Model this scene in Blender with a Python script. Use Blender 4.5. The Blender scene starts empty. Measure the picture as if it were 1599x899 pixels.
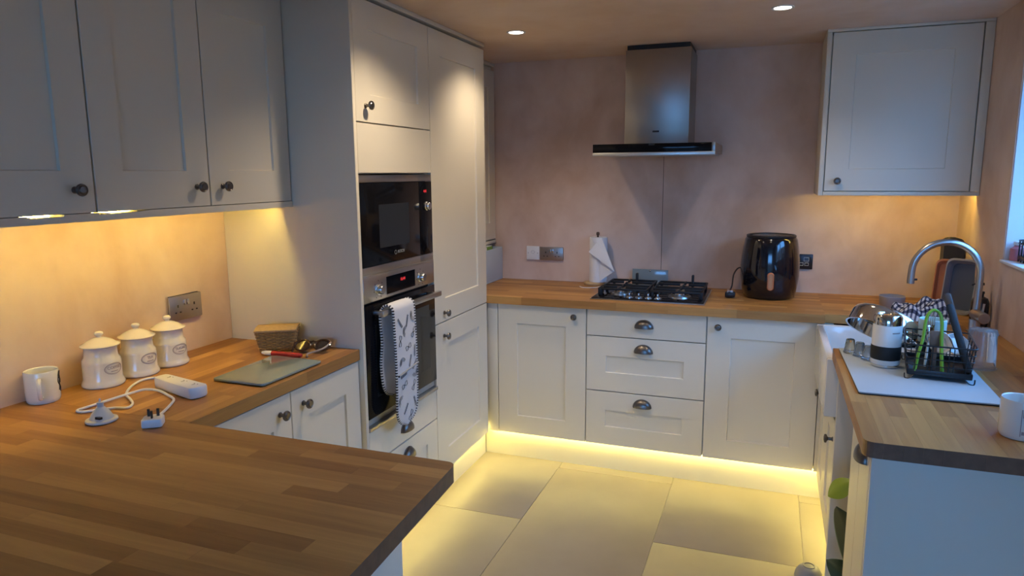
import bpy, bmesh, math, random
from math import radians as R, sin, cos, pi, sqrt
from mathutils import Vector as V, Matrix, Quaternion
random.seed(11)
SC = bpy.context.scene
COL = SC.collection

# ------------------------------------------------------------------ camera
YAW, PITCH, ROLL, FPX = R(20.326), R(-9.289), R(-0.412), 1089.5
fw = V((-sin(YAW)*cos(PITCH), cos(YAW)*cos(PITCH), sin(PITCH)))
rt = V((cos(YAW), sin(YAW), 0)); up = rt.cross(fw)
r2 = rt*cos(ROLL)+up*sin(ROLL); u2 = -rt*sin(ROLL)+up*cos(ROLL)
cd = bpy.data.cameras.new('camera'); cam = bpy.data.objects.new('camera', cd); COL.objects.link(cam)
cd.sensor_width = 36; cd.lens = FPX/1599*36; cd.clip_start = .05; cd.clip_end = 200
m = Matrix((r2, u2, -fw)).transposed().to_4x4(); m.translation = V((1.347, -3.412, 1.549)); cam.matrix_world = m
SC.camera = cam

# ------------------------------------------------------------------ sky, exposure
W = bpy.data.worlds.new('dusk_sky'); SC.world = W; W.use_nodes = True
wb = W.node_tree.nodes['Background']; wb.inputs[0].default_value = (.135, .42, 1, 1); wb.inputs[1].default_value = 8.3
SC.view_settings.view_transform = 'Standard'; SC.view_settings.look = 'None'
SC.view_settings.exposure = .64; SC.view_settings.gamma = 1; SC.view_settings.use_curve_mapping = False

LED_PLINTH, LED_WALL, DOWN_W = 26., 30., 24.0
LEDC = (1, .74, .17); LEDP_C = (1, .85, .25)

def portal(name, loc, rot, sx, sy):
    l = bpy.data.lights.new(name, 'AREA'); l.shape = 'RECTANGLE'; l.size = sx; l.size_y = sy
    o = bpy.data.objects.new(name, l); o.location = loc; o.rotation_euler = rot; COL.objects.link(o)
    l.cycles.is_portal = True
portal('window_daylight_portal', (2.47, -1.0, 1.65), (0, R(90), 0), .9, 1.65)
portal('patio_daylight_portal', (1.2, -6.22, 1.05), (R(90), 0, 0), 1.9, 2.1)

# ------------------------------------------------------------------ materials
MATS = {}
def nodes(name):
    m = bpy.data.materials.new(name); m.use_nodes = True; t = m.node_tree
    return m, t, t.nodes['Principled BSDF']
def mat(name, col, rough=.5, metal=0, var=.06, scale=8, bump=0, bscale=60, coat=0, trans=0, emit=None, es=0, alpha=1, ior=1.45, spec=.5):
    if name in MATS: return MATS[name]
    m, t, b = nodes(name); N = t.nodes; L = t.links
    b.inputs['Roughness'].default_value = rough; b.inputs['Metallic'].default_value = metal
    b.inputs['Coat Weight'].default_value = coat; b.inputs['Coat Roughness'].default_value = .08
    b.inputs['Transmission Weight'].default_value = trans; b.inputs['IOR'].default_value = ior
    b.inputs['Specular IOR Level'].default_value = spec
    tc = N.new('ShaderNodeTexCoord'); nz = N.new('ShaderNodeTexNoise'); nz.inputs['Scale'].default_value = scale; nz.inputs['Detail'].default_value = 4
    L.new(tc.outputs['Object'], nz.inputs['Vector'])
    mx = N.new('ShaderNodeMix'); mx.data_type = 'RGBA'
    mx.inputs[6].default_value = tuple(c*(1-var) for c in col)+(1,); mx.inputs[7].default_value = tuple(min(1, c*(1+var)) for c in col)+(1,)
    L.new(nz.outputs[0], mx.inputs[0]); L.new(mx.outputs[2], b.inputs['Base Color'])
    if bump:
        n2 = N.new('ShaderNodeTexNoise'); n2.inputs['Scale'].default_value = bscale; L.new(tc.outputs['Object'], n2.inputs['Vector'])
        bp = N.new('ShaderNodeBump'); bp.inputs['Strength'].default_value = bump; bp.inputs['Distance'].default_value = .002
        L.new(n2.outputs[0], bp.inputs['Height']); L.new(bp.outputs[0], b.inputs['Normal'])
    if emit:
        b.inputs['Emission Color'].default_value = emit+(1,); b.inputs['Emission Strength'].default_value = es
    MATS[name] = m; return m

CREAM = mat('cream_paint', (.73, .675, .56), .38, var=.015, bump=.03, bscale=250)
BRONZE = mat('pewter_metal', (.16, .145, .135), .32, .9, var=.25, scale=90)
STEEL = mat('brushed_steel', (.50, .485, .47), .30, 1, var=.05, scale=30)
HOODSTEEL = mat('hood_steel', (.40, .37, .34), .33, 1, var=.06, scale=12)
CHROME = mat('polished_steel', (.72, .72, .72), .09, 1, var=.02)
BLACKGLASS = mat('black_glass', (.006, .006, .008), .09, var=.1, spec=.16)
BLACK = mat('black_plastic', (.015, .015, .017), .35, var=.2)
BLACKGLOSS = mat('gloss_black_plastic', (.006, .006, .010), .11, var=.2, coat=.6)
IRON = mat('cast_iron', (.012, .012, .014), .5, var=.2, bump=.2)
WHITE = mat('white_plastic', (.80, .79, .77), .3, var=.02)
CERAMIC = mat('white_ceramic', (.80, .78, .74), .12, var=.02, coat=.3)
INK = mat('grey_print', (.34, .27, .27), .5, var=.1)
BLACKINK = mat('black_print', (.015, .015, .02), .7, var=.1)
BLACKWIRE = mat('black_coated_wire', (.012, .012, .013), .4, var=.1)
GROUT = mat('grout', (.78, .72, .60), .8, var=.05)
CLEAR = mat('clear_acrylic', (.93, .95, .97), .05, trans=1, var=.0, ior=1.3)

def plaster(name, a, b2, c):
    m, t, b = nodes(name); N = t.nodes; L = t.links
    b.inputs['Roughness'].default_value = .72
    tc = N.new('ShaderNodeTexCoord')
    mp = N.new('ShaderNodeMapping'); mp.inputs['Scale'].default_value = (1.0, 1.0, .75); L.new(tc.outputs['Object'], mp.inputs[0])
    n1 = N.new('ShaderNodeTexNoise'); n1.inputs['Scale'].default_value = 1.9; n1.inputs['Detail'].default_value = 7; n1.inputs['Roughness'].default_value = .55; n1.inputs['Distortion'].default_value = .35
    n2 = N.new('ShaderNodeTexNoise'); n2.inputs['Scale'].default_value = 7; n2.inputs['Detail'].default_value = 6; n2.inputs['Distortion'].default_value = .5
    L.new(mp.outputs[0], n1.inputs[0]); L.new(mp.outputs[0], n2.inputs[0])
    ad = N.new('ShaderNodeMath'); ad.operation = 'MULTIPLY_ADD'; ad.inputs[1].default_value = .3
    L.new(n2.outputs[0], ad.inputs[0]); L.new(n1.outputs[0], ad.inputs[2])
    cr = N.new('ShaderNodeValToRGB'); e = cr.color_ramp.elements
    e[0].position = .5; e[0].color = a+(1,); e[1].position = .82; e[1].color = c+(1,)
    k = e.new(.66); k.color = b2+(1,)
    L.new(ad.outputs[0], cr.inputs[0]); L.new(cr.outputs[0], b.inputs['Base Color'])
    bp = N.new('ShaderNodeBump'); bp.inputs['Strength'].default_value = .1; bp.inputs['Distance'].default_value = .004
    L.new(n2.outputs[0], bp.inputs['Height']); L.new(bp.outputs[0], b.inputs['Normal'])
    return m
PLASTER = plaster('bare_pink_plaster', (.57, .385, .285), (.69, .51, .41), (.77, .61, .52))
CEILPL = plaster('bare_ceiling_plaster', (.68, .49, .35), (.73, .55, .42), (.76, .60, .49))

def wood(name, axis):
    m, t, b = nodes(name); N = t.nodes; L = t.links
    b.inputs['Roughness'].default_value = .42; b.inputs['Specular IOR Level'].default_value = .3
    oi = N.new('ShaderNodeObjectInfo'); tc = N.new('ShaderNodeTexCoord')
    ml = N.new('ShaderNodeVectorMath'); ml.operation = 'MULTIPLY'
    ml.inputs[1].default_value = (1.6, 26, 26) if axis == 'x' else (26, 1.6, 26)
    L.new(tc.outputs['Object'], ml.inputs[0])
    sc = N.new('ShaderNodeMath'); sc.operation = 'MULTIPLY'; sc.inputs[1].default_value = 53; L.new(oi.outputs['Random'], sc.inputs[0])
    ad = N.new('ShaderNodeVectorMath'); L.new(ml.outputs[0], ad.inputs[0]); L.new(sc.outputs[0], ad.inputs[1])
    nz = N.new('ShaderNodeTexNoise'); nz.inputs['Scale'].default_value = 1.5; nz.inputs['Detail'].default_value = 6; nz.inputs['Roughness'].default_value = .6; nz.inputs['Distortion'].default_value = .6
    L.new(ad.outputs[0], nz.inputs[0])
    mm = N.new('ShaderNodeMath'); mm.operation = 'MULTIPLY_ADD'; mm.inputs[1].default_value = .50; L.new(oi.outputs['Random'], mm.inputs[0])
    m2 = N.new('ShaderNodeMath'); m2.operation = 'MULTIPLY'; m2.inputs[1].default_value = .66; L.new(nz.outputs[0], m2.inputs[0]); L.new(m2.outputs[0], mm.inputs[2])
    cr = N.new('ShaderNodeValToRGB'); e = cr.color_ramp.elements
    e[0].position = .12; e[0].color = (.165, .064, .018, 1); e[1].position = .9; e[1].color = (.53, .280, .085, 1)
    k = e.new(.42); k.color = (.315, .145, .042, 1)
    k = e.new(.66); k.color = (.415, .210, .062, 1)
    L.new(mm.outputs[0], cr.inputs[0]); L.new(cr.outputs[0], b.inputs['Base Color'])
    return m
WOODX = wood('oak_staves_lengthwise', 'x'); WOODY = wood('oak_staves_crosswise', 'y')
ENDGRAIN = mat('oak_end_grain', (.19, .10, .058), .5, var=.35, scale=45)

# ------------------------------------------------------------------ mesh helpers
class B:
    def __init__(s): s.bm = bmesh.new()
    def box(s, x0, x1, y0, y1, z0, z1, bev=0, mi=0):
        if x0 > x1: x0, x1 = x1, x0
        if y0 > y1: y0, y1 = y1, y0
        if z0 > z1: z0, z1 = z1, z0
        vs = [s.bm.verts.new(p) for p in ((x0,y0,z0),(x1,y0,z0),(x1,y1,z0),(x0,y1,z0),(x0,y0,z1),(x1,y0,z1),(x1,y1,z1),(x0,y1,z1))]
        fs = [s.bm.faces.new([vs[i] for i in q]) for q in ((3,2,1,0),(4,5,6,7),(0,1,5,4),(1,2,6,5),(2,3,7,6),(3,0,4,7))]
        for f in fs: f.material_index = mi
        if bev:
            es = {e for f in fs for e in f.edges}
            bmesh.ops.bevel(s.bm, geom=list(es), offset=bev, segments=2, affect='EDGES', profile=.5)
        return s
    def prism(s, pts, z0, z1, mi=0):
        a = [s.bm.verts.new((p[0], p[1], z0)) for p in pts]; b = [s.bm.verts.new((p[0], p[1], z1)) for p in pts]
        n = len(pts); fs = [s.bm.faces.new(list(reversed(a))), s.bm.faces.new(b)]
        for i in range(n): fs.append(s.bm.faces.new((a[i], a[(i+1) % n], b[(i+1) % n], b[i])))
        for f in fs: f.material_index = mi
        return s
    def pillow(s, pts, z0, z1, bev):     # convex outline with softened top and bottom edges
        n = len(pts); nr = []
        for i in range(n):
            a, b = V(pts[i-1]), V(pts[(i+1) % n]); d = (b-a).normalized(); nr.append(V((-d.y, d.x)))
        rings = []
        for e, z in ((bev, z0), (bev*.3, z0+bev*.3), (0, z0+bev), (0, z1-bev), (bev*.3, z1-bev*.3), (bev, z1)):
            rings.append([s.bm.verts.new((p[0]+q.x*e, p[1]+q.y*e, z)) for p, q in zip(pts, nr)])
        s.bm.faces.new(list(reversed(rings[0]))); s.bm.faces.new(rings[-1])
        for a, b in zip(rings, rings[1:]):
            for i in range(n): s.bm.faces.new((a[i], a[(i+1) % n], b[(i+1) % n], b[i]))
        return s
    def lathe(s, prof, seg=28, M=None, mi=0, close=False):
        M = M or Matrix(); rings = []
        for r, z in prof:
            if r < 1e-5: rings.append([s.bm.verts.new(M @ V((0, 0, z)))])
            else: rings.append([s.bm.verts.new(M @ V((r*cos(2*pi*i/seg), r*sin(2*pi*i/seg), z))) for i in range(seg)])
        pr = list(zip(rings, rings[1:]))
        if close: pr.append((rings[-1], rings[0]))
        for a, b in pr:
            for i in range(seg):
                j = (i+1) % seg
                if len(a) == 1 and len(b) == 1: continue
                if len(a) == 1: f = (a[0], b[j], b[i])
                elif len(b) == 1: f = (a[i], a[j], b[0])
                else: f = (a[i], a[j], b[j], b[i])
                s.bm.faces.new(f).material_index = mi
        return s
    def tube(s, pts, r, seg=10, closed=False, mi=0, alt=False, flat=None):
        pts = [V(p) for p in pts]; n = len(pts); rings = []; nrm = None
        for i, p in enumerate(pts):
            if closed: t = pts[(i+1) % n]-pts[i-1]
            else: t = pts[min(i+1, n-1)]-pts[max(i-1, 0)]
            t.normalize()
            if nrm is None:
                a = V((0, 0, 1)) if abs(t.z) < .9 else V((1, 0, 0)); nrm = (a-t*a.dot(t)).normalized()
            else:
                nrm = nrm-t*nrm.dot(t)
                nrm = nrm.normalized() if nrm.length > 1e-6 else t.orthogonal().normalized()
            bn = t.cross(nrm); rr = r[i] if isinstance(r, (list, tuple)) else r; k = flat or 1
            rings.append([s.bm.verts.new(p+nrm*cos(2*pi*q/seg)*rr*k+bn*sin(2*pi*q/seg)*rr) for q in range(seg)])
        pr = [(i, i+1) for i in range(n-1)]+([(n-1, 0)] if closed else [])
        for i, j in pr:
            for q in range(seg):
                f = s.bm.faces.new((rings[i][q], rings[i][(q+1) % seg], rings[j][(q+1) % seg], rings[j][q])); f.material_index = (i % 2) if alt else mi
        if not closed:
            s.bm.faces.new(list(reversed(rings[0]))).material_index = mi; s.bm.faces.new(rings[-1]).material_index = mi
        return s
    def sheet(s, grid, mi=0):
        g = [[s.bm.verts.new(p) for p in row] for row in grid]
        for a, b in zip(g, g[1:]):
            for i in range(len(a)-1): s.bm.faces.new((a[i], a[i+1], b[i+1], b[i])).material_index = mi
        return s
    def xf(s, M): bmesh.ops.transform(s.bm, matrix=M, verts=s.bm.verts[:]); return s

def lmat(o):
    M = Matrix.LocRotScale(o.location, o.rotation_euler, o.scale)
    return lmat(o.parent) @ M if o.parent else M
def obj(name, b, mats, parent=None, local=False, smooth=35, kind=None, label=None):
    bm = b.bm if isinstance(b, B) else b
    if parent and not local: bmesh.ops.transform(bm, matrix=lmat(parent).inverted(), verts=bm.verts[:])
    bmesh.ops.recalc_face_normals(bm, faces=bm.faces[:])
    me = bpy.data.meshes.new(name); bm.to_mesh(me); bm.free()
    for mm in (mats if isinstance(mats, (list, tuple)) else [mats]): me.materials.append(mm)
    if smooth:
        me.polygons.foreach_set('use_smooth', [True]*len(me.polygons)); me.set_sharp_from_angle(angle=R(smooth))
    o = bpy.data.objects.new(name, me); COL.objects.link(o)
    if parent: o.parent = parent
    if kind: o['kind'] = kind
    if label: o['label'] = label
    return o
def tag(o, label, cat, group=None):
    o['label'] = label; o['category'] = cat
    if group: o['group'] = group
    return o
def thing(name, label, cat, loc=(0, 0, 0), rz=0, group=None):
    o = bpy.data.objects.new(name, None); o.location = loc; o.rotation_euler = (0, 0, rz); o.empty_display_size = .05; COL.objects.link(o)
    return tag(o, label, cat, group)
def struct(name, b, m, parent=None):
    o = obj(name, b, m, parent, smooth=0)
    if not parent: o['kind'] = 'structure'
    return o
def dup(root, loc, rz, label, group=None):
    r = root.copy(); COL.objects.link(r); r.location = loc; r.rotation_euler = (0, 0, rz); r['label'] = label
    for ch in root.children:
        c = ch.copy(); COL.objects.link(c); c.parent = r
        for g in ch.children:
            d = g.copy(); COL.objects.link(d); d.parent = c
    return r
def text_bm(s, size, depth=.0004):
    cu = bpy.data.curves.new('lettering', 'FONT'); cu.body = s; cu.size = size; cu.align_x = 'CENTER'; cu.align_y = 'CENTER'; cu.extrude = depth; cu.resolution_u = 3
    o = bpy.data.objects.new('lettering', cu); COL.objects.link(o)
    me = bpy.data.meshes.new_from_object(o.evaluated_get(bpy.context.evaluated_depsgraph_get()))
    bpy.data.objects.remove(o); bpy.data.curves.remove(cu)
    b = B(); b.bm.from_mesh(me); bpy.data.meshes.remove(me); return b
def align(loc, zdir, spin=0):
    q = V(zdir).to_track_quat('Z', 'Y'); return Matrix.Translation(loc) @ q.to_matrix().to_4x4() @ Matrix.Rotation(spin, 4, 'Z')
def bez(p, n=8, closed=False):          # smooth curve through points
    p = [V(q) for q in p]; N = len(p); out = []
    for i in range(N if closed else N-1):
        a = p[(i-1) % N] if (closed or i > 0) else p[i]; b = p[i]; c = p[(i+1) % N]; d = p[(i+2) % N] if (closed or i+2 < N) else c
        for k in range(n):
            t = k/n
            out.append(.5*((2*b)+(c-a)*t+(2*a-5*b+4*c-d)*t*t+(3*b-a-3*c+d)*t**3))
    if not closed: out.append(p[-1])
    return out

# ------------------------------------------------------------------ room
XL, XR, YB, ZC, YF = -.652, 2.215, .592, 2.195, -6.2
GB = B(); GB.box(XL-.15, XR+.3, YF-.2, YB+.1, -.12, -.004)
floor = struct('floor', GB, GROUT)
TILE = mat('limestone_tile', (.33, .285, .22), .42, var=.16, scale=3.5, bump=.05, bscale=30)
tm = {}
for i in range(-2, 5):
    for j in range(-7, 2):
        x0 = .352+(i-1)*.594; x1 = x0+.592
        y0 = -.622+j*1.19-(.595 if (i % 2) == 1 else 0); y1 = y0+1.188
        x0, x1, y0, y1 = max(x0, XL), min(x1, XR), max(y0, YF), min(y1, YB)
        if x1-x0 < .02 or y1-y0 < .02: continue
        t = B().box(x0, x1, y0, y1, -.0035, 0, .0008)
        obj('tile', t, TILE, floor)
struct('ceiling', B().box(XL-.15, XR+.3, YF-.2, YB+.1, ZC, ZC+.1), CEILPL)
struct('wall_left', B().box(XL-.15, XL, YF, YB, 0, ZC), PLASTER)
wbk = struct('wall_back', B().box(XL-.15, XR+.3, YB, YB+.1, 0, ZC), PLASTER)
obj('board_joint', B().box(.7715, .774, YB-.0012, YB, .91, 1.72), mat('joint_line', (.16, .11, .09), .8), wbk)
WY0, WY1, WZ0, WZ1 = -1.83, -.172, 1.19, 2.1
wr = B()
wr.box(XR, XR+.3, YF, WY0, 0, ZC).box(XR, XR+.3, WY1, YB, 0, ZC).box(XR, XR+.3, WY0, WY1, 0, WZ0).box(XR, XR+.3, WY0, WY1, WZ1, ZC)
struct('wall_right', wr, PLASTER)
PAINTW = mat('white_paint', (.74, .73, .74), .5, var=.02)
sl = struct('trim_1', B().box(XR-.012, XR+.22, WY0, WY1, WZ0, WZ0+.012, .003), PAINTW)     # window board
rv = struct('trim_2', B().box(XR+.004, XR+.22, WY1-.006, WY1-.0002, WZ0+.013, WZ1-.001), PAINTW)   # painted reveal
w1 = B(); fx = XR+.235
w1.box(fx, fx+.05, WY0, WY1, WZ0, WZ0+.06).box(fx, fx+.05, WY0, WY1, WZ1-.06, WZ1)
for yy in (WY0, -1.03, WY1-.06): w1.box(fx, fx+.05, yy, yy+.06, WZ0+.06, WZ1-.06)
win = struct('window_1', w1, PAINTW)
def paneglass():
    m = bpy.data.materials.new('pane_glass'); m.use_nodes = True; N = m.node_tree.nodes; L = m.node_tree.links
    N.remove(N['Principled BSDF']); tr = N.new('ShaderNodeBsdfTransparent'); gl = N.new('ShaderNodeBsdfGlossy'); gl.inputs['Roughness'].default_value = .02
    lw = N.new('ShaderNodeLayerWeight'); fr = N.new('ShaderNodeMapRange'); fr.inputs[3].default_value = .03; fr.inputs[4].default_value = .25; mx = N.new('ShaderNodeMixShader')
    pw = N.new('ShaderNodeMath'); pw.operation = 'POWER'; pw.inputs[1].default_value = 4; L.new(lw.outputs['Facing'], pw.inputs[0]); L.new(pw.outputs[0], fr.inputs[0])
    L.new(fr.outputs[0], mx.inputs[0]); L.new(tr.outputs[0], mx.inputs[1]); L.new(gl.outputs[0], mx.inputs[2]); L.new(mx.outputs[0], N['Material Output'].inputs[0])
    return m
PANE = paneglass()
for a, b in ((WY0+.06, -1.03), (-.97, WY1-.06)): obj('pane', B().box(fx+.02, fx+.026, a, b, WZ0+.06, WZ1-.06), PANE, win)
wf = B(); DX0, DX1, DZ = .45, 2.15, 2.10
wf.box(XL, DX0, YF-.2, YF, 0, ZC).box(DX1, XR, YF-.2, YF, 0, ZC).box(DX0, DX1, YF-.2, YF, DZ, ZC)
struct('wall_front', wf, PLASTER)
d1 = B()
for xx in (DX0, 1.17, DX1-.06): d1.box(xx, xx+.06, YF-.1, YF-.04, 0, DZ)
d1.box(DX0+.06, 1.17, YF-.1, YF-.04, 0, .08).box(1.23, DX1-.06, YF-.1, YF-.04, 0, .08).box(DX0+.06, 1.17, YF-.1, YF-.04, DZ-.06, DZ).box(1.23, DX1-.06, YF-.1, YF-.04, DZ-.06, DZ)
door = struct('door_1', d1, PAINTW)
for a, b in ((DX0+.06, 1.17), (1.23, DX1-.06)): obj('pane', B().box(a, b, YF-.072, YF-.066, .08, DZ-.06), PANE, door)
gd = struct('floor_garden', B().box(-25, 30, -30, 25, -.5, -.15), mat('garden_ground', (.07, .05, .025), .9, var=.3, scale=1))
BRICKY = mat('sky_blocker_brick', (.36, .15, .09), .9, var=.2, scale=2)  # brick tone of the added outside walls, warms the light they bounce in
struct('wall_sky_blocker_side', B().box(7.2, 7.6, -12, 8, -.2, 3.2), BRICKY)       # added unseen wall, cuts low sky so the upper cupboards stay dim
struct('wall_sky_blocker_rear', B().box(-14, 16, -17.4, -17, -.2, 1.5), BRICKY)       # added unseen wall, its height limits the sky light through the patio door
# downlights
DLT = thing('downlight', 'round recessed ceiling downlight nearer the tall cabinets, left of the extractor hood', 'ceiling light', (.2, -.237, ZC))
obj('rim', B().lathe([(.033, -.001), (.035, -.003), (.044, -.003), (.045, 0)], 28), mat('downlight_rim', (.8, .78, .74), .35), DLT, local=True)
obj('lens', B().lathe([(0, -.0012), (.033, -.0012)], 28), mat('downlight_lens', (.9, .9, .9), .4, emit=(1, .93, .82), es=9), DLT, local=True)
dup(DLT, (1.351, -.295, ZC), 0, 'round recessed ceiling downlight right of the hood, towards the right wall cabinet')
dup(DLT, (.30, -1.15, ZC), 0, 'recessed ceiling downlight before the oven housing, above the frame edge')
dup(DLT, (1.35, -1.25, ZC), 0, 'recessed ceiling downlight over the sink side, above the frame edge')
for x, y, k in ((.2, -.237, .7), (1.351, -.295, .4), (.30, -1.15, 1.0), (1.35, -1.25, .3)):
    l = bpy.data.lights.new('downlight_beam', 'SPOT'); l.energy = DOWN_W*k; l.color = (1, .80, .56); l.spot_size = R(128); l.spot_blend = .9; l.shadow_soft_size = .03
    o = bpy.data.objects.new('downlight_beam', l); o.location = (x, y, ZC-.01); COL.objects.link(o)

# ------------------------------------------------------------------ cabinet helpers
class Face:
    def __init__(s, f, out): s.f = f; s.out = V(out)
    def __call__(s, u, v, d): return V(s.f(u, v, d))
FB = Face(lambda u, v, d: (u, .020-d, v), (0, -1, 0))
FL = Face(lambda u, v, d: (-.068+d, u, v), (1, 0, 0))
FLB = Face(lambda u, v, d: (-.086+d, u, v), (1, 0, 0))
FR_ = Face(lambda u, v, d: (1.626-d, u, v), (-1, 0, 0))
FWL = Face(lambda u, v, d: (-.343+d, u, v), (1, 0, 0))
FWB = Face(lambda u, v, d: (u, .270-d, v), (0, -1, 0))
FWC = Face(lambda u, v, d: (-.258+d, u, v), (1, 0, 0))
FP = Face(lambda u, v, d: (u, -2.115+d, v), (0, 1, 0))
def slab(F, u0, u1, v0, v1, d0=.001, d1=.02, ch=.0012, b=None):
    b = b or B(); bm = b.bm
    def ring(e, d): return [bm.verts.new(F(u, v, d)) for u, v in ((u0+e, v0+e), (u1-e, v0+e), (u1-e, v1-e), (u0+e, v1-e))]
    rs = [ring(0, d0), ring(0, d1-ch), ring(ch, d1)]
    bm.faces.new(rs[0])
    for a, c in zip(rs, rs[1:]):
        for i in range(4): bm.faces.new((a[i], a[(i+1) % 4], c[(i+1) % 4], c[i]))
    return b, rs[-1]
def plain(F, *a, **k):
    b, r = slab(F, *a, **k); b.bm.faces.new(r); return b
def shaker(F, u0, u1, v0, v1, st=.098, rl=.098, d1=.02, rec=.0075):
    b, r = slab(F, u0, u1, v0, v1, d1=d1); bm = b.bm
    def ring(e, d): return [bm.verts.new(F(u, v, d)) for u, v in ((u0+st+e, v0+rl+e), (u1-st-e, v0+rl+e), (u1-st-e, v1-rl-e), (u0+st+e, v1-rl-e))]
    rs = [r, ring(0, d1), ring(.0025, d1-rec)]
    for a, c in zip(rs, rs[1:]):
        for i in range(4): bm.faces.new((a[i], a[(i+1) % 4], c[(i+1) % 4], c[i]))
    bm.faces.new(rs[-1]); return b
KM = None
def put(me_name, me, F, u, v, d, parent):
    o = bpy.data.objects.new(me_name, me); COL.objects.link(o); o.parent = parent
    o.location = F(u, v, d)-lmat(parent).translation
    M = Matrix((V((0, 0, 1)).cross(F.out), V((0, 0, 1)), F.out)).transposed(); o.rotation_euler = M.to_euler(); return o
kb = B().lathe([(0, 0), (.009, 0), (.009, .002), (.006, .004), (.0055, .016), (.009, .019), (.0155, .022), (.0165, .026), (.015, .0295), (.0135, .0300), (.0115, .0288), (.0085, .0315), (0, .032)], 24)
ko = obj('knob', kb, BRONZE); KNOB = ko.data; bpy.data.objects.remove(ko)
def cupmesh():
    b = B(); n, k = 20, 8; gs = []
    for sc, off in ((1, 0), (.93, .0)):
        gs.append([[V((.046*sc*cos(pi*i/n), .042*sc*sin(pi*i/n)*sin(pi/2*j/k)**.9-.018, .027*sc*sin(pi*i/n)**.7*cos(pi/2*j/k))) for i in range(n+1)] for j in range(k+1)])
    b.sheet(gs[0]); b.sheet(gs[1])
    for i in range(n):
        b.bm.faces.new([b.bm.verts.new(p) for p in (gs[0][0][i], gs[0][0][i+1], gs[1][0][i+1], gs[1][0][i])])
    b.tube([V((.046*cos(pi*i/n), .042*sin(pi*i/n)-.018, .001)) for i in range(n+1)], .0024, 6)
    bmesh.ops.remove_doubles(b.bm, verts=b.bm.verts[:], dist=.0002); return b
co = obj('cup_handle', cupmesh(), BRONZE, smooth=50); CUP = co.data; bpy.data.objects.remove(co)
def carcass(parent, x0, x1, y0, y1, z0, z1, t=.018, front=None, shelves=(), back=True, top=True, name='carcass'):
    """open box of boards; front: which side is open"""
    b = B()
    if front in ('-y', '+y'):
        b.box(x0, x0+t, y0, y1, z0, z1).box(x1-t, x1, y0, y1, z0, z1)
        b.box(x0+t, x1-t, y0, y1, z0, z0+t)
        if top: b.box(x0+t, x1-t, y0, y1, z1-t, z1)
        yb = y1 if front == '-y' else y0; s = -1 if front == '-y' else 1
        if back: b.box(x0+t, x1-t, yb, yb+s*.006, z0+t, z1-t)
        for z in shelves: b.box(x0+t, x1-t, y0, y1, z, z+t)
    else:
        b.box(x0, x1, y0, y0+t, z0, z1).box(x0, x1, y1-t, y1, z0, z1)
        b.box(x0, x1, y0+t, y1-t, z0, z0+t)
        if top: b.box(x0, x1, y0+t, y1-t, z1-t, z1)
        xb = x0 if front == '+x' else x1; s = 1 if front == '+x' else -1
        if back: b.box(xb, xb+s*.006, y0+t, y1-t, z0+t, z1-t)
        for z in shelves: b.box(x0, x1, y0+t, y1-t, z, z+t)
    return obj(name, b, CREAM, parent, smooth=0)

# ------------------------------------------------------------------ tall housings (left)
YS = -1.245
c = thing('oven_housing', 'tall cream cabinet holding the black microwave and oven', 'cabinet', (-.36, -.95, 0))
obj('side_panel', B().box(-.650, -.046, YS, YS+.018, 0, 2.176, .001), CREAM, c)
carcass(c, -.648, -.0695, YS+.019, -.650, .15, 2.168, front='+x', shelves=(.558, 1.156, 1.553), back=False)
d = obj('door', shaker(FL, YS+.022, -.651, 1.738, 2.164), CREAM, c); put('knob', KNOB, FL, -1.159, 1.796, .02, d)
obj('filler_panel', plain(FL, YS+.022, -.651, 1.556, 1.7335), CREAM, c)
d = obj('drawer', plain(FL, YS+.022, -.651, .444, .576), CREAM, c); put('cup_handle', CUP, FL, -.938, .508, .02, d)
d = obj('drawer', shaker(FL, YS+.022, -.651, .153, .4390, rl=.085), CREAM, c); put('cup_handle', CUP, FL, -.929, .385, .02, d)
c = thing('fridge_housing', 'tall cream cabinet with one long upper door right of the ovens', 'cabinet', (-.36, -.34, 0))
carcass(c, -.648, -.0695, -.6485, -.032, .15, 2.168, front='+x', shelves=(.865,))
d = obj('door', shaker(FL, -.6465, -.034, .878, 2.164, .11, .105), CREAM, c); put('knob', KNOB, FL, -.552, .918, .02, d)
d = obj('door', shaker(FL, -.6465, -.034, .153, .873, .11, .105), CREAM, c); put('knob', KNOB, FL, -.558, .810, .02, d)
tag(obj('cornice', B().box(-.648, -.046, YS, -.030, 2.1775, 2.1945, .001), CREAM), 'cream cornice strip along the top of the tall cabinets', 'cornice')
tag(obj('plinth', B().box(-.113, -.098, YS+.019, .045, 0, .148), CREAM), 'long cream plinth glowing under the oven and fridge cabinets', 'plinth')

tag(obj('plinth', B().box(-.113, -.098, -2.06, YS-.001, 0, .148), CREAM), 'cream plinth under the two-door base cabinet left of the ovens', 'plinth')
# microwave
YM0, YM1 = -1.2265, -.6515; XF = -.047
mw = thing('microwave', 'built-in black glass microwave above the oven', 'microwave', (-.3, -.94, 1.175))
obj('body', B().box(-.50, -.0665, YM0+.02, YM1-.02, 1.1755, 1.545), BLACK, mw, smooth=0)
for z0_, z1_ in ((1.5215, 1.548), (1.178, 1.208)):
    for a, b in ((YM0, YM1-.1175), (YM1-.1165, YM1)): obj('trim', B().box(-.066, XF-.001, a, b, z0_, z1_, .001), STEEL, mw)
dm = obj('glass_door', B().box(-.066, XF, YM0+.002, YM1-.118, 1.210, 1.519, .001), BLACKGLASS, mw)
WINM = mat('dim_window', (.022, .026, .033), .2, var=.05, spec=.25)
obj('window', B().box(XF, XF+.0006, -1.096, -.862, 1.272, 1.437), WINM, dm)
MW_TXT = mat('silver_print', (.28, .28, .29), .4)
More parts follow.
